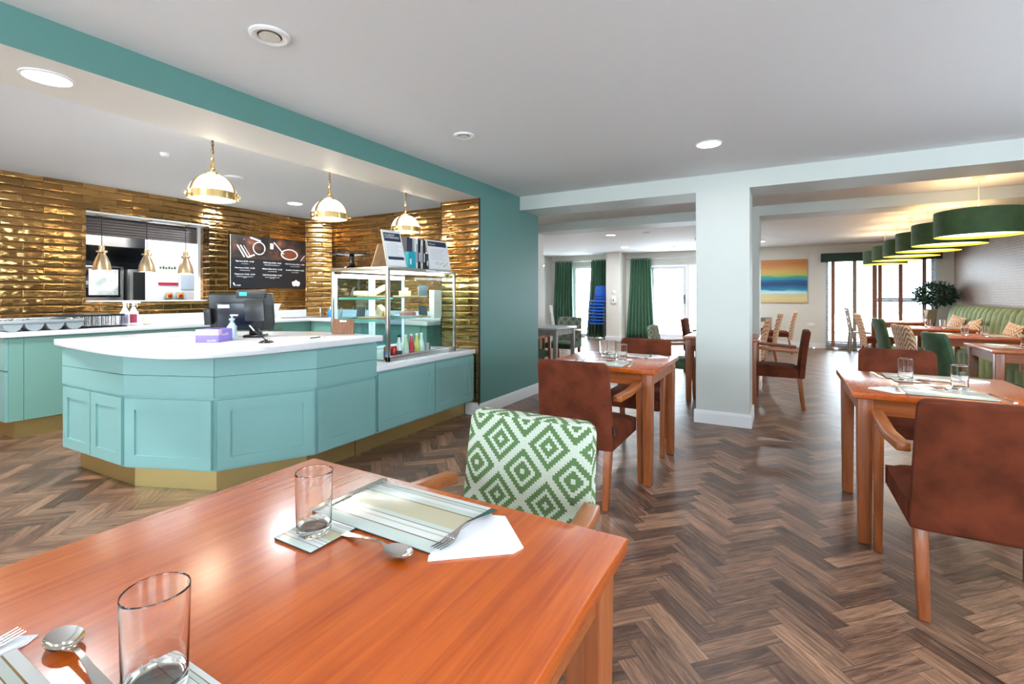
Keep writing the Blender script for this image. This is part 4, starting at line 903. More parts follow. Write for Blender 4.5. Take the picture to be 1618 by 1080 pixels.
t = thing('extractor_hood', 'grey steel extractor hood over the kitchen oven', 'hood'); build(MB().prism([(-9.0, 1.75), (-8.0, 1.92), (-8.0, 2.1), (-9.0, 2.3)], -3.6, -2.2).xf(Mx((0, 0, 0), rx=pi/2)), 'canopy', M_steel, t)
struct(build(MB().box(-9.09, -8.95, 1.3, 4.5, .0, 1.9), 'trim_kitchen_panel', M_steeld))
t = thing('food_poster', 'white poster with a row of food icons and a red band on the kitchen wall', 'poster')
build(MB().box(-7.6, -7.594, 3.333, 3.586, 1.395, 1.73), 'sheet', M_paper, t); build(MB().box(-7.594, -7.592, 3.333, 3.586, 1.395, 1.43), 'red_band', plain('crimson_band', (.45, .01, .05), .5), t)
ic = MB()
for k in range(6): ic.box(-7.594, -7.592, 3.35+k*.036, 3.376+k*.036, 1.62, 1.65+.01*(k % 2))
build(ic, 'food_icons', plain('icon_dark', (.06, .09, .06), .5), t)
o = build(MB().box(-7.6, -7.594, 3.62, 3.807, 1.335, 1.545), 'notice_sheet', plain('pale_blue_sheet', (.55, .66, .80), .5)); tag(o, 'pale blue framed notice beside the food poster', 'notice')
for y, lb in ((3.452, 'red and yellow isolator switch nearer the oven'), (3.592, 'red and yellow isolator switch nearer the hatch edge')):
    t = thing('isolator_switch', lb, 'switch', (-7.6, y, 1.245), group='isolator switches')
    build(MB().box(0, .04, -.052, .052, -.05, .05), 'box', M_grey, t, bevel=.003); build(MB().box(.04, .043, -.03, .045, -.035, .035), 'yellow_plate', M_yel, t)
    build(MB().lathe([(.028, 0), (.028, .01), (.02, .02)], n=20).xf(Mx((.043, .01, 0), ry=pi/2)), 'red_knob', M_red, t)
t = thing('kitchen_light', 'flat white ceiling light panel inside the kitchen', 'ceiling light', (-7.3, 2.9, CZ)); build(MB().box(-.3, .3, -.6, .6, -.03, 0), 'panel', M_led, t)
area('kitchen_lamp', (-7.3, 2.9, CZ-.04), .6, 1.2, (0, 0, 0), 10, (.93, .97, 1))

# ================================================================ PENDANTS
for y, lb in ((1.82, 'brass and opal glass dome pendant nearest the camera over the bar'), (2.79, 'middle brass and opal glass dome pendant over the bar'), (3.745, 'brass and opal dome pendant above the display case')):
    t = thing('pendant_lamp', lb, 'pendant light', (-3.4, y, 1.915), group='dome pendants over the bar')
    n = 12; prof = [(.145*cos(a), .02+.145*sin(a)) for a in [pi/2*.92*k/n for k in range(n+1)]]
    build(MB().lathe(prof, n=40, cap=False), 'glass_dome', M_opal, t, smooth=True)
    build(MB().lathe([(.146, -.012), (.153, -.010), (.153, .034), (.146, .040), (.143, .02), (.143, -.010)], n=40, cap=False), 'ring', M_brass, t, smooth=True)
    build(MB().lathe([(.14, -.006), (.14, -.003)], n=36), 'lower_glass', plain('warm_diffuser', (1, .95, .8), .4, emit=(1, .88, .62), es=1.1) if 'warm_diffuser' not in MATS else MATS['warm_diffuser'], t)
    for k in range(3):
        a0 = k*2*pi/3+.6
        bd = [((.1475*cos(a))*cos(a0), (.1475*cos(a))*sin(a0), .02+.1475*sin(a)) for a in [pi/2*.92*j/10 for j in range(11)]]
        w_ = Vector((-sin(a0), cos(a0), 0))*.014
        rows = [[tuple(Vector(p)+w_) for p in bd], [tuple(Vector(p)-w_) for p in bd]]
        build(MB().sheet(rows), 'strap', M_brass, t, smooth=True, solid=.003)
        kn = MB().tube([(.15*cos(a0), .15*sin(a0), .005), (.172*cos(a0), .172*sin(a0), .005)], .006, 8); kn.tube([(.168*cos(a0), .168*sin(a0), .005), (.180*cos(a0), .180*sin(a0), .005)], .011, 8); build(kn, 'thumbscrew', M_brass, t, smooth=True)
    build(MB().lathe([(.040, .155), (.042, .17), (.030, .178), (.014, .182), (.014, .195), (.020, .198), (.014, .205), (.010, .25), (.010, .26)], n=24), 'cap', M_brass, t, smooth=True)
    ch = MB()
    for k in range(8):
        z = .265+k*.028; pl = [(.009*cos(a)*(k % 2), .009*cos(a)*(1-k % 2), z+.018*sin(a)) for a in [2*pi*j/12 for j in range(12)]]; ch.tube(pl, .0028, 6, close=True)
    build(ch, 'chain', M_brass, t, smooth=True); build(MB().tube([(.004, .004, .25), (.012, -.006, .38), (.0, 0, .5)], .003, 6), 'cord', M_black, t, smooth=True)
    build(MB().lathe([(.05, .50), (.045, .51)], n=24), 'ceiling_rose', M_brass, t)
    point('pendant_bulb', (-3.4, y, 1.885), 6, (1, .84, .62), .08)
    point('pendant_glow', (-3.4, y, 2.19), 1.2, (1, .84, .62), .03)
# green drum row
for i, (y, lb) in enumerate(((6.42, 'largest looking green drum pendant, nearest the white beam'), (7.40, 'second green drum pendant counting back from the nearest'), (8.32, 'third green drum pendant counting back from the nearest'), (9.27, 'fourth green drum pendant counting back from the nearest'), (10.30, 'green drum pendant next before the farthest one'), (11.38, 'farthest green drum pendant, beside the valance'))):
    t = thing('drum_pendant', lb, 'pendant light', (1.71, y, 1.84), group='green drum pendants over the booth tables')
    build(MB().lathe([(.34, 0), (.34, .25)], n=56, cap=False), 'lamp_shade', M_shadeg, t, smooth=True, recalc=False)
    build(MB().lathe([(.336, .002), (.336, .248)], n=56, cap=False), 'lining', M_shadei, t, smooth=True)
    build(MB().lathe([(.33, .028), (.33, .032)], n=48), 'diffuser', M_opal, t)
    build(MB().tube([(0, 0, .03), (0, 0, .585)], .004, 8).lathe([(.05, .57), (.05, .585)], n=24), 'cord', M_cream, t, smooth=True)
    area('drum_lamp', (1.71, y, 1.83), .5, 0, (0, 0, 0), 5, (1, .84, .6), disk=True)
    point('drum_uplight', (1.71, y, 2.12), 1.2, (1, .82, .58), .06)

# ================================================================ DINING FURNITURE
TZ = .765
def make_table(name, lab, w, d, loc, leg=.07, top=M_top, side=M_topx, lm=M_leg, ov=.02):
    """origin at centre on floor"""
    t = thing(name, lab, 'table', loc)
    build(MB().box(-w/2, w/2, -d/2, d/2, TZ-.03, TZ), 'tabletop', [top], t, bevel=.0035, seg=3)
    ap = MB(); i = ov+.012
    ap.box(-w/2+leg, w/2-leg, -d/2+i, -d/2+i+.02, TZ-.11, TZ-.03); ap.box(-w/2+leg, w/2-leg, d/2-i-.02, d/2-i, TZ-.11, TZ-.03)
    ap.box(-w/2+i, -w/2+i+.02, -d/2+leg, d/2-leg, TZ-.11, TZ-.03); ap.box(w/2-i-.02, w/2-i, -d/2+leg, d/2-leg, TZ-.11, TZ-.03)
    build(ap, 'apron', side, t)
    for sx in (-1, 1):
        for sy in (-1, 1):
            cx, cy = sx*(w/2-ov-leg/2), sy*(d/2-ov-leg/2)
            build(MB().frus((cx, cy, 0), (leg*.8, leg*.8), (cx, cy, TZ-.03), (leg, leg)), 'leg', lm, t, bevel=.008, seg=3)
    return t
make_table('dining_table', 'large cherry wood dining table closest to the camera with two place settings', .945, 1.24, (-.74, .32, 0), .08)
T2 = make_table('dining_table', 'cherry wood table beyond the patterned chair, two rust armchairs tucked in', .79, .825, (-1.105, 3.5175, 0))
dup(T2, (.705, 3.33, 0), 0, 'cherry wood table with rust armchairs either side, right of the white pillar')
dup(T2, (-.615, 6.265, 0), 0, 'cherry wood table partly hidden behind the white pillar')
dup(T2, (-.60, 8.35, 0), 0, 'cherry wood table farther behind the pillar near the patio door')
R0 = make_table('booth_table', 'cherry wood booth table nearest the camera at the green banquette', .80, .76, (2.02, 6.12, 0))
dup(R0, (1.99, 7.69, 0), 0, 'second cherry wood booth table along the green banquette')
dup(R0, (1.97, 9.28, 0), 0, 'third cherry wood booth table along the green banquette')
dup(R0, (1.90, 11.20, 0), 0, 'farthest cherry wood booth table, beside the blinds')
make_table('grey_table', 'grey topped table with weathered legs in the passage beside the teal wall', .70, .76, (-3.17, 6.66, 0), .06, M_greywt, M_greyw, M_greyw)
make_table('grey_table', 'small grey table below the seascape painting', .75, .75, (-.56, 12.35, 0), .06, M_greywt, M_greyw, M_greyw)

def rrect(w0, w1, h, r=.035, n=5):   # outline with rounded top corners; w0 bottom width, w1 top width
    P = [(-w0/2, 0), (w0/2, 0)]
    for k in range(n+1): a = pi/2*k/n; P.append((w1/2-r+r*cos(a), h-r+r*sin(a)))
    for k in range(n+1): a = pi/2+pi/2*k/n; P.append((-w1/2+r+r*cos(a), h-r+r*sin(a)))
    return P
def back_panel(w0, w1, z0, z1, y0, lean, th, curve=0, r=.035, nz=10):
    mb = MB(); nx = 12
    def shape(side):
        rows = []
        zs = [z0, z0+.006, z0+.015]+[z0+.015+(z1-r-z0-.015)*k/8 for k in range(1, 9)]+[z1-r+r*sin(pi/2*k/7) for k in range(1, 8)]
        for z in zs:
            t = (z-z0)/(z1-z0); hw = (w0+(w1-w0)*t)/2
            dz = (z1-z)
            if dz < r: hw -= r-sqrt(max(0, r*r-(r-dz)**2))
            row = []
            for i in range(nx+1):
                s = -1+2*i/nx; x = s*hw
                y = y0-lean*t*t*.5-lean*t*.5-curve*(1-s*s)
                ed = min(1, (1-abs(s))*hw/.02, dz/.02 if dz < .02 else 1, (z-z0)/.015+.3 if (z-z0) < .015 else 1)
                off = th*(.5+.5*sqrt(max(0, 1-(1-ed)**2)))/2
                row.append((x, y+th/2+side*off, z))
            rows.append(row)
        return rows
    a, b_ = shape(1), shape(-1); nc = nx+1; nz = len(a)-1
    mb.sheet(a); o = len(mb.v); mb.sheet(b_)
    nr = nz+1
    for j in range(nr-1):
        for i in (0, nx): mb.f.append([j*nc+i, (j+1)*nc+i, o+(j+1)*nc+i, o+j*nc+i]); mb.m.append(0)
    for i in range(nx):
        for j in (0, nr-1): mb.f.append([j*nc+i, j*nc+i+1, o+j*nc+i+1, o+j*nc+i]); mb.m.append(0)
    return mb
def cushion_seat(w, y0, y1, z0, z1, puff=.015):
    mb = MB(); n = 10; rows = []
    for j in range(n+1):
        row = []
        for i in range(n+1):
            u, v = -1+2*i/n, -1+2*j/n
            e = (1-u**6)*(1-v**6)
            row.append((u*w/2, (y0+y1)/2+v*(y1-y0)/2, z1-.025+.025*(1-(1-min(1, e))**2)+puff*(1-u*u)*(1-v*v)))
        rows.append(row)
    mb.sheet(rows); nc = n+1
    bot = [(u*w/2, (y0+y1)/2+v*(y1-y0)/2, z0) for u, v in ((-1, -1), (1, -1), (1, 1), (-1, 1))]
    o = len(mb.v)
    ring = [i for i in range(nc)]+[j*nc+n for j in range(1, nc)]+[n*nc+i for i in range(n-1, -1, -1)]+[j*nc for j in range(n-1, 0, -1)]
    mb.v += [(mb.v[k][0], mb.v[k][1], z0) for k in ring]; m_ = len(ring)
    for k in range(m_): mb.f.append([ring[k], ring[(k+1) % m_], o+(k+1) % m_, o+k]); mb.m.append(0)
    mb.f.append([o+k for k in range(m_)]); mb.m.append(0)
    return mb
def armchair(name, lab, fab, loc, rz, back=None, wm=(M_leg, M_arm)):
    t = thing(name, lab, 'armchair', loc, rz)
    build(back_panel(.47, .44, .345, .858, -.275, .06, .07), 'backrest', back or fab, t, smooth=True)
    build(cushion_seat(.47, -.215, .255, .345, .455), 'seat', fab, t, smooth=True)
    for s in (-1, 1):
        a = MB(); cs = [(-.205, .640), (-.05, .650), (.12, .662), (.262, .672)]
        vs = []
        for y, z in cs:
            x = s*(.245+.022*min(1, max(0, (y+.20)/.12)))
            vs += [(x-.025, y, z-.018), (x+.025, y, z-.018), (x+.025, y, z+.018), (x-.025, y, z+.018)]
        fs = [(0, 1, 2, 3), (12, 15, 14, 13)]
        for k in range(3):
            for q in range(4): fs.append((k*4+q, (k+1)*4+q, (k+1)*4+(q+1) % 4, k*4+(q+1) % 4))
        a.add(vs, fs); build(a, 'armrest', wm[1], t, bevel=.006)
        build(MB().frus((s*.262, .262, 0), (.032, .036), (s*.264, .232, .655), (.04, .046)), 'leg', wm[0], t, bevel=.005)
        build(MB().frus((s*.195, -.262, 0), (.036, .036), (s*.200, -.225, .36), (.046, .046)), 'leg', wm[0], t, bevel=.004)
    return t
A0 = armchair('armchair', 'rust velvet armchair seen from behind at the table beyond the patterned chair', M_rust, (-1.085, 2.93, 0), 0)
build(MB().box(.237, .243, -.255, -.235, .43, .485), 'care_tag', M_black, A0)
def arm(loc, rz, lab, swap=None): return dup(A0, loc, rz, lab, swap=swap)
arm((.672, 2.64, 0), 0, 'rust velvet armchair in the right corner of the view, seen from behind')
arm((.72, 4.06, 0), pi, 'rust velvet armchair on the far side of the right hand table')
arm((-1.065, 4.02, 0), pi, 'rust velvet armchair facing the camera across the middle table')
arm((-.055, 6.24, 0), R_(90), 'rust velvet armchair in profile just right of the white pillar')
# patterned armchairs
P1 = armchair('armchair', 'green and white diamond patterned armchair at the nearest table', M_aztec, (-.715, 1.085, 0), pi)
armchair('armchair', 'green armchair with patterned back, left of the pillar, facing the half hidden table', M_greenv, (-1.17, 6.30, 0), R_(-90), back=aztec('pale_green_diamond_weave', (.55, .58, .46), (.16, .22, .13)))
arm((-1.12, 8.35, 0), R_(-90), 'rust armchair in front of the patio door, left of the pillar')
armchair('armchair', 'dark green diamond patterned armchair behind the grey passage table', M_greenv, (-3.30, 7.62, 0), pi, back=M_aztecd)
armchair('armchair', 'plain green velvet armchair peeping past the teal wall', M_greenv, (-3.24, 6.12, 0), 0)
def side_chair(name, lab, fab, seat, loc, rz):
    t = thing(name, lab, 'chair', loc, rz)
    build(back_panel(.44, .42, .30, .90, -.25, .11, .06, curve=.045, r=.06), 'backrest', fab, t, smooth=True)
    build(cushion_seat(.46, -.22, .25, .36, .47), 'seat', seat, t, smooth=True)
    for sx in (-1, 1):
        build(MB().frus((sx*.205, .235, 0), (.028, .028), (sx*.205, .215, .36), (.04, .04)), 'leg', M_leg, t, bevel=.003)
        build(MB().frus((sx*.195, -.285, 0), (.028, .028), (sx*.195, -.21, .36), (.04, .04)), 'leg', M_leg, t, bevel=.003)
    return t
O0 = side_chair('dining_chair', 'orange zigzag chair with a rust seat just beside the white pillar', M_orange, M_rust, (-.52, 7.98, 0), R_(90))
dup(O0, (-.37, 10.25, 0), R_(90), 'orange zigzag chair with a rust seat, middle of the three in line towards the painting')
dup(O0, (-.09, 11.85, 0), R_(90), 'orange zigzag chair with a rust seat, closest to the far wall under the painting')
dup(O0, (1.60, 11.15, 0), R_(-90), 'orange zigzag chair at the farthest booth table by the blinds')
dup(O0, (1.55, 7.25, 0), R_(-78), 'orange patterned chair between the two green ones at the booth tables')
G0 = dup(O0, (1.60, 9.05, 0), R_(-82), 'green velvet chair at the third booth table', swap={M_orange: M_greenv, M_rust: M_greenv})
dup(G0, (1.57, 5.90, 0), R_(-80), 'green velvet chair at the booth table nearest the camera')
# grey wooden chair by the blinds
def slat_chair(lab, loc, rz, m_, h=.97):
    t = thing('wooden_chair', lab, 'chair', loc, rz)
    build(MB().box(-.21, .21, -.2, .22, .42, .455), 'seat', m_, t, bevel=.006)
    for sx in (-1, 1):
        build(MB().frus((sx*.185, .19, 0), (.035, .035), (sx*.185, .19, .42), (.04, .04)), 'leg', m_, t, bevel=.003)
        build(MB().frus((sx*.19, -.24, 0), (.035, .04), (sx*.19, -.20, .45), (.04, .045)).frus((sx*.19, -.20, .45), (.04, .045), (sx*.19, -.28, h), (.035, .035)), 'leg', m_, t, bevel=.003)
    for z in (.60, .74, .90):
        y = -.20-(z-.45)*.154; build(MB().box(-.175, .175, y-.01, y+.01, z, z+.06), 'back_slat', m_, t, bevel=.003)
    build(MB().box(-.17, .17, .18, .20, .20, .23), 'stretcher', m_, t)
    return t
slat_chair('grey wooden ladder back chair standing alone by the blinds', (1.52, 12.72, 0), R_(-90), M_greyw)
slat_chair('white painted wooden chair by the left curtain', (-4.95, 11.3, 0), R_(-60), plain('white_painted_wood', (.75, .76, .78), .4), .99)
# stack of blue chairs
def stack_chair(loc, rz, lab):
    t = thing('stacking_chair', lab, 'chair', loc, rz, 'stacked blue chairs by the column')
    build(MB().box(-.21, .21, -.20, .22, .44, .485), 'seat', M_blue, t, bevel=.014, seg=3)
    build(MB().frus((0, -.235, .60), (.40, .045), (0, -.30, .90), (.36, .04)), 'backrest', M_blue, t, bevel=.012)
    for sx in (-1, 1):
        build(MB().tube([(sx*.225, -.26, 0), (sx*.215, -.20, .45), (sx*.19, -.285, .85)], .011, 8), 'leg', M_steeld, t, smooth=True)
        build(MB().tube([(sx*.225, .23, 0), (sx*.215, .17, .45), (sx*.21, -.19, .46)], .011, 8), 'leg', M_steeld, t, smooth=True)
    return t
SC = stack_chair((-4.462, 12.80, 0), pi, 'bottom chair of the tall blue stack beside the far column')
names = ['second', 'third', 'fourth', 'fifth', 'sixth', 'seventh', 'eighth']
for k in range(1, 8):
    lb = 'topmost chair of the tall blue stack beside the far column' if k == 7 else '%s chair from the floor in the tall blue stack' % names[k-1]
    dup(SC, (-4.462, 12.80-.004*k, .088*k), pi, lb)

# booth
t = thing('banquette', 'long green velvet banquette with fluted back along the wallpapered wall', 'banquette')
n = 31; y0, y1 = 5.75, 12.62; st = (y1-y0)/n; mb = MB(); rows = []
prof = [(2.86, .44), (2.875, .60), (2.90, .80), (2.93, .95), (2.965, 1.02), (3.02, 1.045), (3.08, 1.03)]
for x, z in prof:
    row = []
    for k in range(n*8+1):
        s = abs(sin(pi*k/8)); d_ = .035*s**.6; nx, nz_ = (-1, 0) if z < .98 else (-.5, .8)
        row.append((x+nx*d_+.02, y0+st*k/8, z+nz_*d_*.6))
    rows.append(row)
mb.sheet(rows); build(mb, 'backrest', M_booth, t, smooth=True)
build(MB().box(3.02, 3.16, y0, y1, .0, 1.02), 'frame', M_greenv, t, bevel=.02)
sb = cushion_seat(.62, y0, y1, .18, .45); sb.xf(Matrix.Translation((2.62, 0, 0))); build(sb, 'seat', M_booth, t, smooth=True)
fl = MB(); rows = []
for z in (.14, .40):
    rows.append([(2.312-.018*abs(sin(pi*k/8))**.6, y0+st*k/8, z) for k in range(n*8+1)])
fl.sheet(rows); build(fl, 'front_flutes', M_booth, t, smooth=True)
build(MB().box(2.36, 3.1, y0+.02, y1-.02, 0, .14), 'plinth', M_black, t)
def cushion(loc, rot, lab):
    mb = MB(); n = 12
    for sgn in (1, -1):
        rows = []
        for j in range(n+1):
            rows.append([((-1+2*i/n)*.20*(1-.07*(1-abs(-1+2*j/n)**2)), sgn*.062*((1-(-1+2*i/n)**2)*(1-(-1+2*j/n)**2))**.45, (-1+2*j/n)*.20*(1-.07*(1-abs(-1+2*i/n)**2))) for i in range(n+1)])
        mb.sheet(rows)
    o = build(mb, 'cushion', M_orange, smooth=True); o.location = loc; o.rotation_euler = rot
    return tag(o, lab, 'cushion', 'orange cushions on the banquette')
cushion((2.76, 11.55, .68), (R_(-14), R_(8), R_(-75)), 'orange zigzag cushion at the far end of the banquette below the tree')
cushion((2.74, 10.55, .66), (R_(-16), R_(-12), R_(-80)), 'orange zigzag cushion second from the far end of the banquette')
cushion((2.74, 9.05, .67), (R_(-14), R_(6), R_(-85)), 'orange zigzag cushion on the banquette at the right edge of the view')
# tree
t = thing('potted_tree', 'bay tree with a round dark green crown beside the booth', 'tree', (2.76, 12.86, 0))
build(MB().lathe([(.15, 0), (.19, .36), (.175, .36), (.15, .33)], n=28), 'pot', M_pot, t, smooth=True)
build(MB().tube([(0, 0, .3), (-.02, .01, .6), (.01, 0, .85), (.03, 0, 1.1)], [.028, .024, .02, .018], 10).tube([(.01, 0, .9), (-.12, .05, 1.15)], .009, 6).tube([(.02, 0, .95), (.16, -.04, 1.2)], .009, 6), 'trunk', M_bark, t, smooth=True)
rr = random.Random(11); lf = MB()
for i in range(1500):
    a, c_ = rr.uniform(0, 2*pi), rr.uniform(-.9, 1); s_ = sqrt(1-c_*c_); r_ = rr.uniform(.72, 1.06)
    p = Vector((s_*cos(a)*.34*r_, s_*sin(a)*.30*r_, 1.27+c_*.25*r_)); d1 = Vector((rr.uniform(-1, 1), rr.uniform(-1, 1), rr.uniform(-.8, .5))).normalized(); d2 = d1.cross(Vector((rr.uniform(-1, 1), rr.uniform(-1, 1), rr.uniform(-1, 1)))).normalized()
    L = .075; lf.add([p, p+d1*L*.5+d2*.016, p+d1*L, p+d1*L*.5-d2*.016], [(0, 1, 2, 3)])
build(lf, 'foliage', M_leaf, t, recalc=False)
# valance and blinds
t = thing('valance', 'dark green fabric box valance above the window blinds', 'valance'); build(MB().box(.80, 2.94, YF-.16, YF-.002, 2.02, 2.215), 'box', M_val, t, bevel=.004)
bi = 0
for x0, x1, lb in ((.90, 1.84, 'open white slatted venetian blind with wide tapes on the left half of the window'), (1.86, 2.86, 'open white slatted venetian blind with brown tapes on the half beside the tree')):
    t = thing('venetian_blind', lb, 'blind'); s_ = MB()
    for k in range(44):
        z = .10+k*.0435; s_.add([(x0, YF-.087, z-.005), (x1, YF-.087, z-.005), (x1, YF-.038, z+.004), (x0, YF-.038, z+.004), (x0, YF-.087, z-.002), (x1, YF-.087, z-.002), (x1, YF-.038, z+.007), (x0, YF-.038, z+.007)], [(0, 3, 2, 1), (4, 5, 6, 7), (0, 1, 5, 4), (1, 2, 6, 5), (2, 3, 7, 6), (3, 0, 4, 7)])
    build(s_, 'slats', M_slat, t); build(MB().box(x0, x1, YF-.09, YF-.035, .06, .085), 'bottom_rail', M_greyw, t)
    for xx in ((1.034, 1.44, 1.80) if x0 < 1 else (1.90, 2.26, 2.66)):
        build(MB().box(xx-.036, xx+.036, YF-.094, YF-.090, .06, 2.03), 'tape', M_tape if xx not in (1.44,) else M_tapeg, t)
# curtains
def curtain(x0, x1, xb0, xb1, lab, z0=.04, z1=2.27, waves=7, y=YF-.14):
    t = thing('curtain', lab, 'curtain', (0, 0, 0)); rows = []
    for j in range(13):
        q = j/12; z = z1+(z0-z1)*q; e = q**1.3; a, b_ = x0+(xb0-x0)*e, x1+(xb1-x1)*e
        rows.append([(a+(b_-a)*i/(waves*8), y+.035*sin(2*pi*i/8+q*.6)*(1+.3*q), z) for i in range(waves*8+1)])
    build(MB().sheet(rows), 'fabric', M_curt, t, smooth=True, solid=.004)
curtain(-5.97, -5.40, -6.08, -5.36, 'green curtain at the far left window, drawn to its left')
curtain(-4.82, -4.24, -4.98, -4.24, 'green curtain behind the blue chair stack')
curtain(-3.66, -3.10, -3.80, -2.98, 'green satin curtain beside the patio door', waves=8)
for (x0, x1), lb in (((-6.02, -4.24), 'thin steel curtain pole over the far left window'), ((-3.74, -1.2), 'thin steel curtain pole over the patio door')):
    t = thing('curtain_pole', lb, 'curtain pole'); build(MB().tube([(x0, YF-.14, 2.245), (x1, YF-.14, 2.245)], .012, 10), 'rod', M_steel, t, smooth=True)
    build(MB().tube([(x0-.03, YF-.14, 2.245), (x0, YF-.14, 2.245)], .02, 10), 'finial', M_steel, t, smooth=True)
    for xx in (x0+.05, (x0+x1)/2): build(MB().box(xx-.006, xx+.006, YF-.14, YF, 2.24, 2.25), 'bracket', M_steel, t)
# painting, switches
t = thing('seascape_painting', 'unframed beach canvas with orange sky and deep blue sea on the far wall', 'painting')
build(MB().box(-.47, .531, YF-.037, YF-.002, 1.07, 2.11), 'canvas', M_paint, t, uvfit=((0, 2), (-.47, 1.07), (.531, 2.11)))
t = thing('thermostat', 'white round control on the far square column', 'control', (-3.99, 12.66, 1.335)); build(MB().box(-.045, .045, -.03, 0, -.045, .045), 'case', M_white, t, bevel=.01)
t = thing('door_entry_unit', 'white wall unit with a small dark key switch below the round control', 'control', (-3.99, 12.66, 1.12)); build(MB().box(-.065, .065, -.04, 0, -.10, .10), 'case', M_white, t, bevel=.008); build(MB().box(-.012, .012, -.044, -.04, -.04, .02), 'key_switch', M_steeld, t)
o = build(MB().box(.53, .68, YF-.012, YF, .50, .59), 'wall_socket', M_white, bevel=.003); tag(o, 'white double wall socket under the painting corner', 'socket')
t = thing('wall_light', 'white triangular wall uplighter on the far left wall', 'wall light', (-6.15, 12.45, 2.05)); build(MB().frus((.05, 0, -.08), (.02, .04), (.06, 0, .08), (.12, .22)), 'shade', M_opal, t)

# ================================================================ TABLE SETTINGS
def placemat(loc, lab, rz=0, w=.335, d=.215, group='striped placemats', cm=False):
    t = thing('coaster' if cm else 'placemat', lab, 'coaster' if cm else 'placemat', loc, rz, group)
    if 'mesh%s' % cm not in placemat.c:
        a = MB().box(-w/2, w/2, -d/2, d/2, .003, .0045); top = build(a, 'printed_top', M_mat, t, uvfit=((0, 1), (-w/2, -d/2), (w/2, d/2)), bevel=.001)
        bk = build(MB().box(-w/2, w/2, -d/2, d/2, 0, .003), 'cork_back', plain('dark_cork', (.05, .03, .025), .8) if 'dark_cork' not in MATS else MATS['dark_cork'], t, bevel=.0008)
        placemat.c['mesh%s' % cm] = (top, bk)
    else:
        for s_ in placemat.c['mesh%s' % cm]:
            c = s_.copy(); COL.objects.link(c); c.parent = t
    return t
placemat.c = {}
def coaster(loc, lab, rz=0): return placemat(loc, lab, rz, .11, .107, 'striped coasters', True)
def napkin(loc, rz, lab, s=.16):
    if not napkin.c:
        o = build(MB().prism([(-.045, .09), (.0, .105), (.095, .012), (.088, -.015), (-.035, -.115), (-.045, -.1)], 0, .003).prism([(-.045, .085), (-.002, .098), (.088, .010), (.082, -.012), (-.036, -.108), (-.045, -.095)], .003, .0055), 'paper_napkin', M_papern, bevel=.001); napkin.c = o
    else: o = napkin.c.copy(); COL.objects.link(o)
    o.location = loc; o.rotation_euler = (0, 0, rz); return tag(o, lab, 'napkin')
napkin.c = None
def tumbler(loc, lab, grp='clear tumblers'):
    if not tumbler.c:
        o = build(MB().lathe([(.0004, 0), (.029, 0), (.0315, .0006), (.0330, .003), (.0334, .006), (.0336, .010), (.0356, .110), (.0359, .120), (.0359, .1226), (.0353, .1237), (.0347, .1226), (.0346, .120), (.0343, .110), (.0324, .024), (.0316, .018), (.029, .0145), (.024, .0135), (.0004, .013)], n=48, cap=True), 'tumbler', M_glass, smooth=True)
        tumbler.c = o
    else: o = tumbler.c.copy(); COL.objects.link(o)
    o.location = loc; return tag(o, lab, 'glass', grp)
tumbler.c = None
def cutlery_mesh(kind):
    mb = MB()
    if kind == 'knife':
        for a, b_, w in ((-.11, -.02, .0075), (-.02, 0, .006)): mb.prism([(a, -w), (b_, -w*.9), (b_, w*.9), (a, w)], 0, .005)
        mb.prism([(0, -.006), (.105, -.008), (.118, .0), (.105, .008), (0, .006)], .001, .003)
    else:
        # handle strip, arched
        pts = [(-.10, .0085, .001), (-.07, .0075, .003), (-.03, .004, .009), (.0, .003, .013), (.02, .0035, .012), (.035, .006, .008)]
        vs = []; fs = []
        for x, w, z in pts: vs += [(x, -w, z), (x, w, z), (x, w, z+.0025), (x, -w, z+.0025)]
        for k in range(len(pts)-1):
            for q in range(4): fs.append((k*4+q, k*4+(q+1) % 4, (k+1)*4+(q+1) % 4, (k+1)*4+q))
        fs += [(3, 2, 1, 0), tuple(len(vs)-4+i for i in range(4))]; mb.add(vs, fs)
        if kind == 'spoon':
            for off in (0, .0018):
                rows = []
                for j in range(9):
                    rr_ = j/8; rows.append([(.062+rr_*.032*cos(a), rr_*.021*sin(a), .0015+off+.0095*rr_**2) for a in [2*pi*k/24 for k in range(25)]])
                mb.sheet(rows)
            n_ = 25; a_ = [(.062+.032*cos(2*pi*k/24), .021*sin(2*pi*k/24)) for k in range(25)]
            mb.sheet([[(x, y, .011) for x, y in a_], [(x, y, .0128) for x, y in a_]])
        else:
            mb.add([(.033, -.006, .008), (.033, .006, .008), (.052, .012, .004), (.052, -.012, .004), (.033, -.006, .0105), (.033, .006, .0105), (.052, .012, .0065), (.052, -.012, .0065)], [(0, 1, 2, 3), (7, 6, 5, 4), (0, 4, 5, 1), (1, 5, 6, 2), (2, 6, 7, 3), (3, 7, 4, 0)])
            for y in (-.0105, -.0035, .0035, .0105): mb.tube([(.050, y, .0052), (.075, y, .003), (.098, y, .006)], [.0019, .0017, .0009], 6)
    return mb
CUT = {}
def cutlery(kind, loc, rz, lab):
    nm = {'knife': 'table_knife', 'fork': 'dinner_fork', 'spoon': 'dessert_spoon'}[kind]
    if kind not in CUT: CUT[kind] = build(cutlery_mesh(kind), nm, M_chrome, smooth=True); o = CUT[kind]
    else: o = CUT[kind].copy(); COL.objects.link(o)
    o.location = loc; o.rotation_euler = (0, 0, rz); return tag(o, lab, kind)
z = TZ
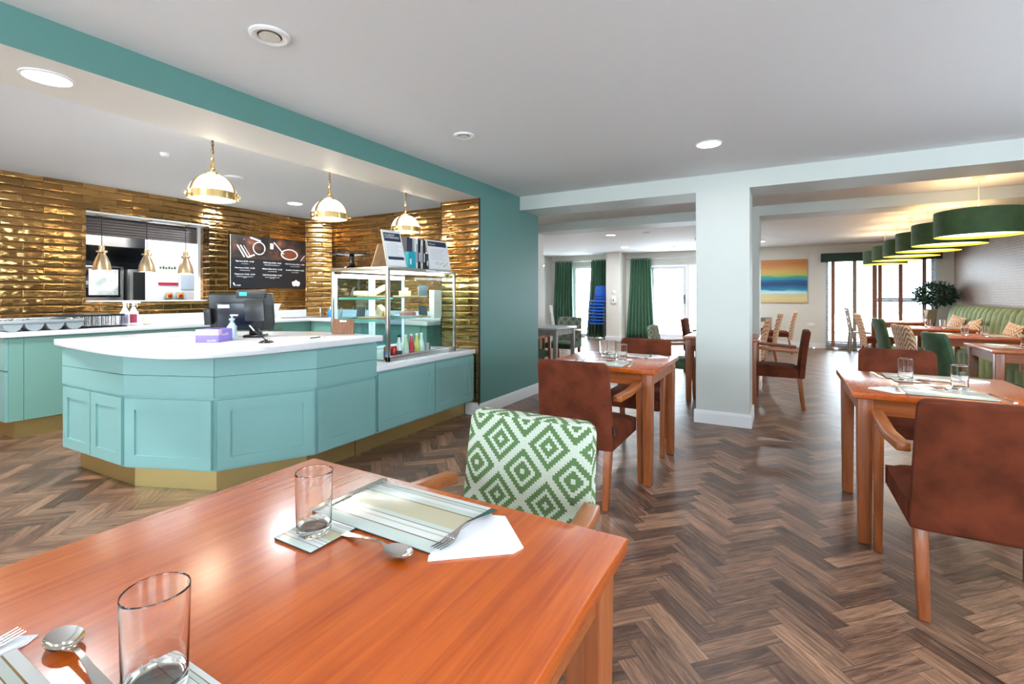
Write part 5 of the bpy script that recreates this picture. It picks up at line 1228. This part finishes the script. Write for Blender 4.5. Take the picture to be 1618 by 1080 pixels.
# nearest table, far setting (positions measured for this table)
placemat((-.738, .803, z), 'striped placemat in front of the diamond patterned chair')
coaster((-.822, .640, z), 'striped coaster under the tumbler beside the far placemat of the nearest table')
tumbler((-.826, .640, z+.0045), 'empty clear tumbler on the coaster in front of the serving bar')
cutlery('spoon', (-.68, .664, z), R_(-2), 'steel spoon lying beside the far placemat of the nearest table')
cutlery('knife', (-.90, .80, z+.0045), R_(-92), 'steel knife along the left edge of the far placemat')
cutlery('fork', (-.560, .80, z+.0055), R_(-92), 'steel fork lying on the napkin by the diamond patterned chair')
napkin((-.525, .790, z), 0, 'folded white paper napkin under the fork near the diamond patterned chair', .12)
# nearest table, near setting
placemat((-.738, .122, z), 'striped placemat at the very bottom of the view')
coaster((-.652, .280, z), 'striped coaster under the tumbler closest to the camera')
tumbler((-.662, .288, z+.0045), 'empty clear tumbler closest to the camera')
cutlery('spoon', (-.80, .262, z), R_(178), 'steel spoon at the bottom left beside the closest placemat')
cutlery('fork', (-.925, .145, z+.0055), R_(97), 'steel fork pointing in from the bottom left corner')
napkin((-.955, .14, z), pi, 'white paper napkin in the bottom left corner of the nearest table')
def setting(cx, cy, face, nm, nap=True, extra=True):
    """placemat centre; face=+1 diner sits on -y side"""
    f = face; a = 0 if f > 0 else pi
    placemat((cx, cy, z), 'striped placemat %s' % nm, a)
    coaster((cx+f*.09, cy+f*.165, z), 'striped coaster %s' % nm, a); tumbler((cx+f*.09, cy+f*.165, z+.0045), 'clear tumbler %s' % nm)
    if extra:
        cutlery('knife', (cx+f*.20, cy, z), a+R_(96), 'steel knife %s' % nm); 
        if nap: napkin((cx-f*.215, cy, z), a+pi, 'paper napkin %s' % nm, .12)
        cutlery('fork', (cx-f*.19, cy+f*.02, z+(.0055 if nap else 0)), a+R_(86), 'steel fork %s' % nm); cutlery('spoon', (cx-f*.06, cy+f*.14, z), a+R_(2), 'steel spoon %s' % nm)
setting(-1.10, 3.24, 1, 'on the near side of the table beyond the patterned chair')
setting(-1.07, 3.79, -1, 'on the far side of the table beyond the patterned chair')
tumbler((-1.24, 3.66, z), 'tall clear tumbler standing free in the middle of that same table')
setting(.70, 3.07, 1, 'at the near side of the right hand table')
setting(.70, 3.60, -1, 'at the far side of the right hand table')
for (cx, cy), nm in (((-.62, 6.05), 'on the table behind the pillar'), ((-.60, 8.2), 'on the farther table behind the pillar')):
    setting(cx, cy, 1, nm, extra=False)
for (cx, cy), nm in (((2.0, 6.12), 'nearest booth table'), ((1.97, 7.69), 'second booth table'), ((1.95, 9.28), 'third booth table')):
    placemat((cx-.22, cy, z), 'striped placemat on the open side of the %s' % nm, R_(-90)); placemat((cx+.25, cy, z), 'striped placemat on the banquette side of the %s' % nm, R_(90))
    tumbler((cx-.03, cy+.06, z), 'clear tumbler nearer the chair on the %s' % nm); tumbler((cx+.10, cy-.12, z), 'clear tumbler nearer the banquette on the %s' % nm)
    napkin((cx-.20, cy+.15, z+.0046), R_(20), 'white paper napkin on the %s' % nm, .12)
t = thing('menu_holder', 'grey framed menu holder standing on the farthest booth table', 'menu holder', (2.25, 11.0, z), R_(35))
for s_ in (-1, 1):
    mb = MB().box(-.09, .09, 0, .008, 0, .24); mb.xf(Mx((0, 0, 0), rx=R_(-14)*s_)); mb.xf(Mx((0, -.06*-s_ if s_ < 0 else .0-.06*s_, 0))); build(mb, 'side_frame', M_greyw, t)
mb = MB().box(-.07, .07, -.002, 0, .03, .22); mb.xf(Mx((0, -.06, 0), rx=R_(-14))); build(mb, 'menu_sheet', M_paper, t)
t = thing('flower_vase', 'small glass vase with dark sprigs on the farthest booth table', 'vase', (2.29, 11.3, z))
build(MB().lathe([(.03, 0), (.035, .02), (.025, .08), (.03, .10)], n=20), 'vase_body', M_gel, t, smooth=True)
sp_ = MB(); rr = random.Random(2)
for i in range(8): a = rr.uniform(0, 6.28); sp_.tube([(0, 0, .08), (.04*cos(a), .04*sin(a), .2)], .003, 5)
build(sp_, 'sprigs', M_leaf, t)
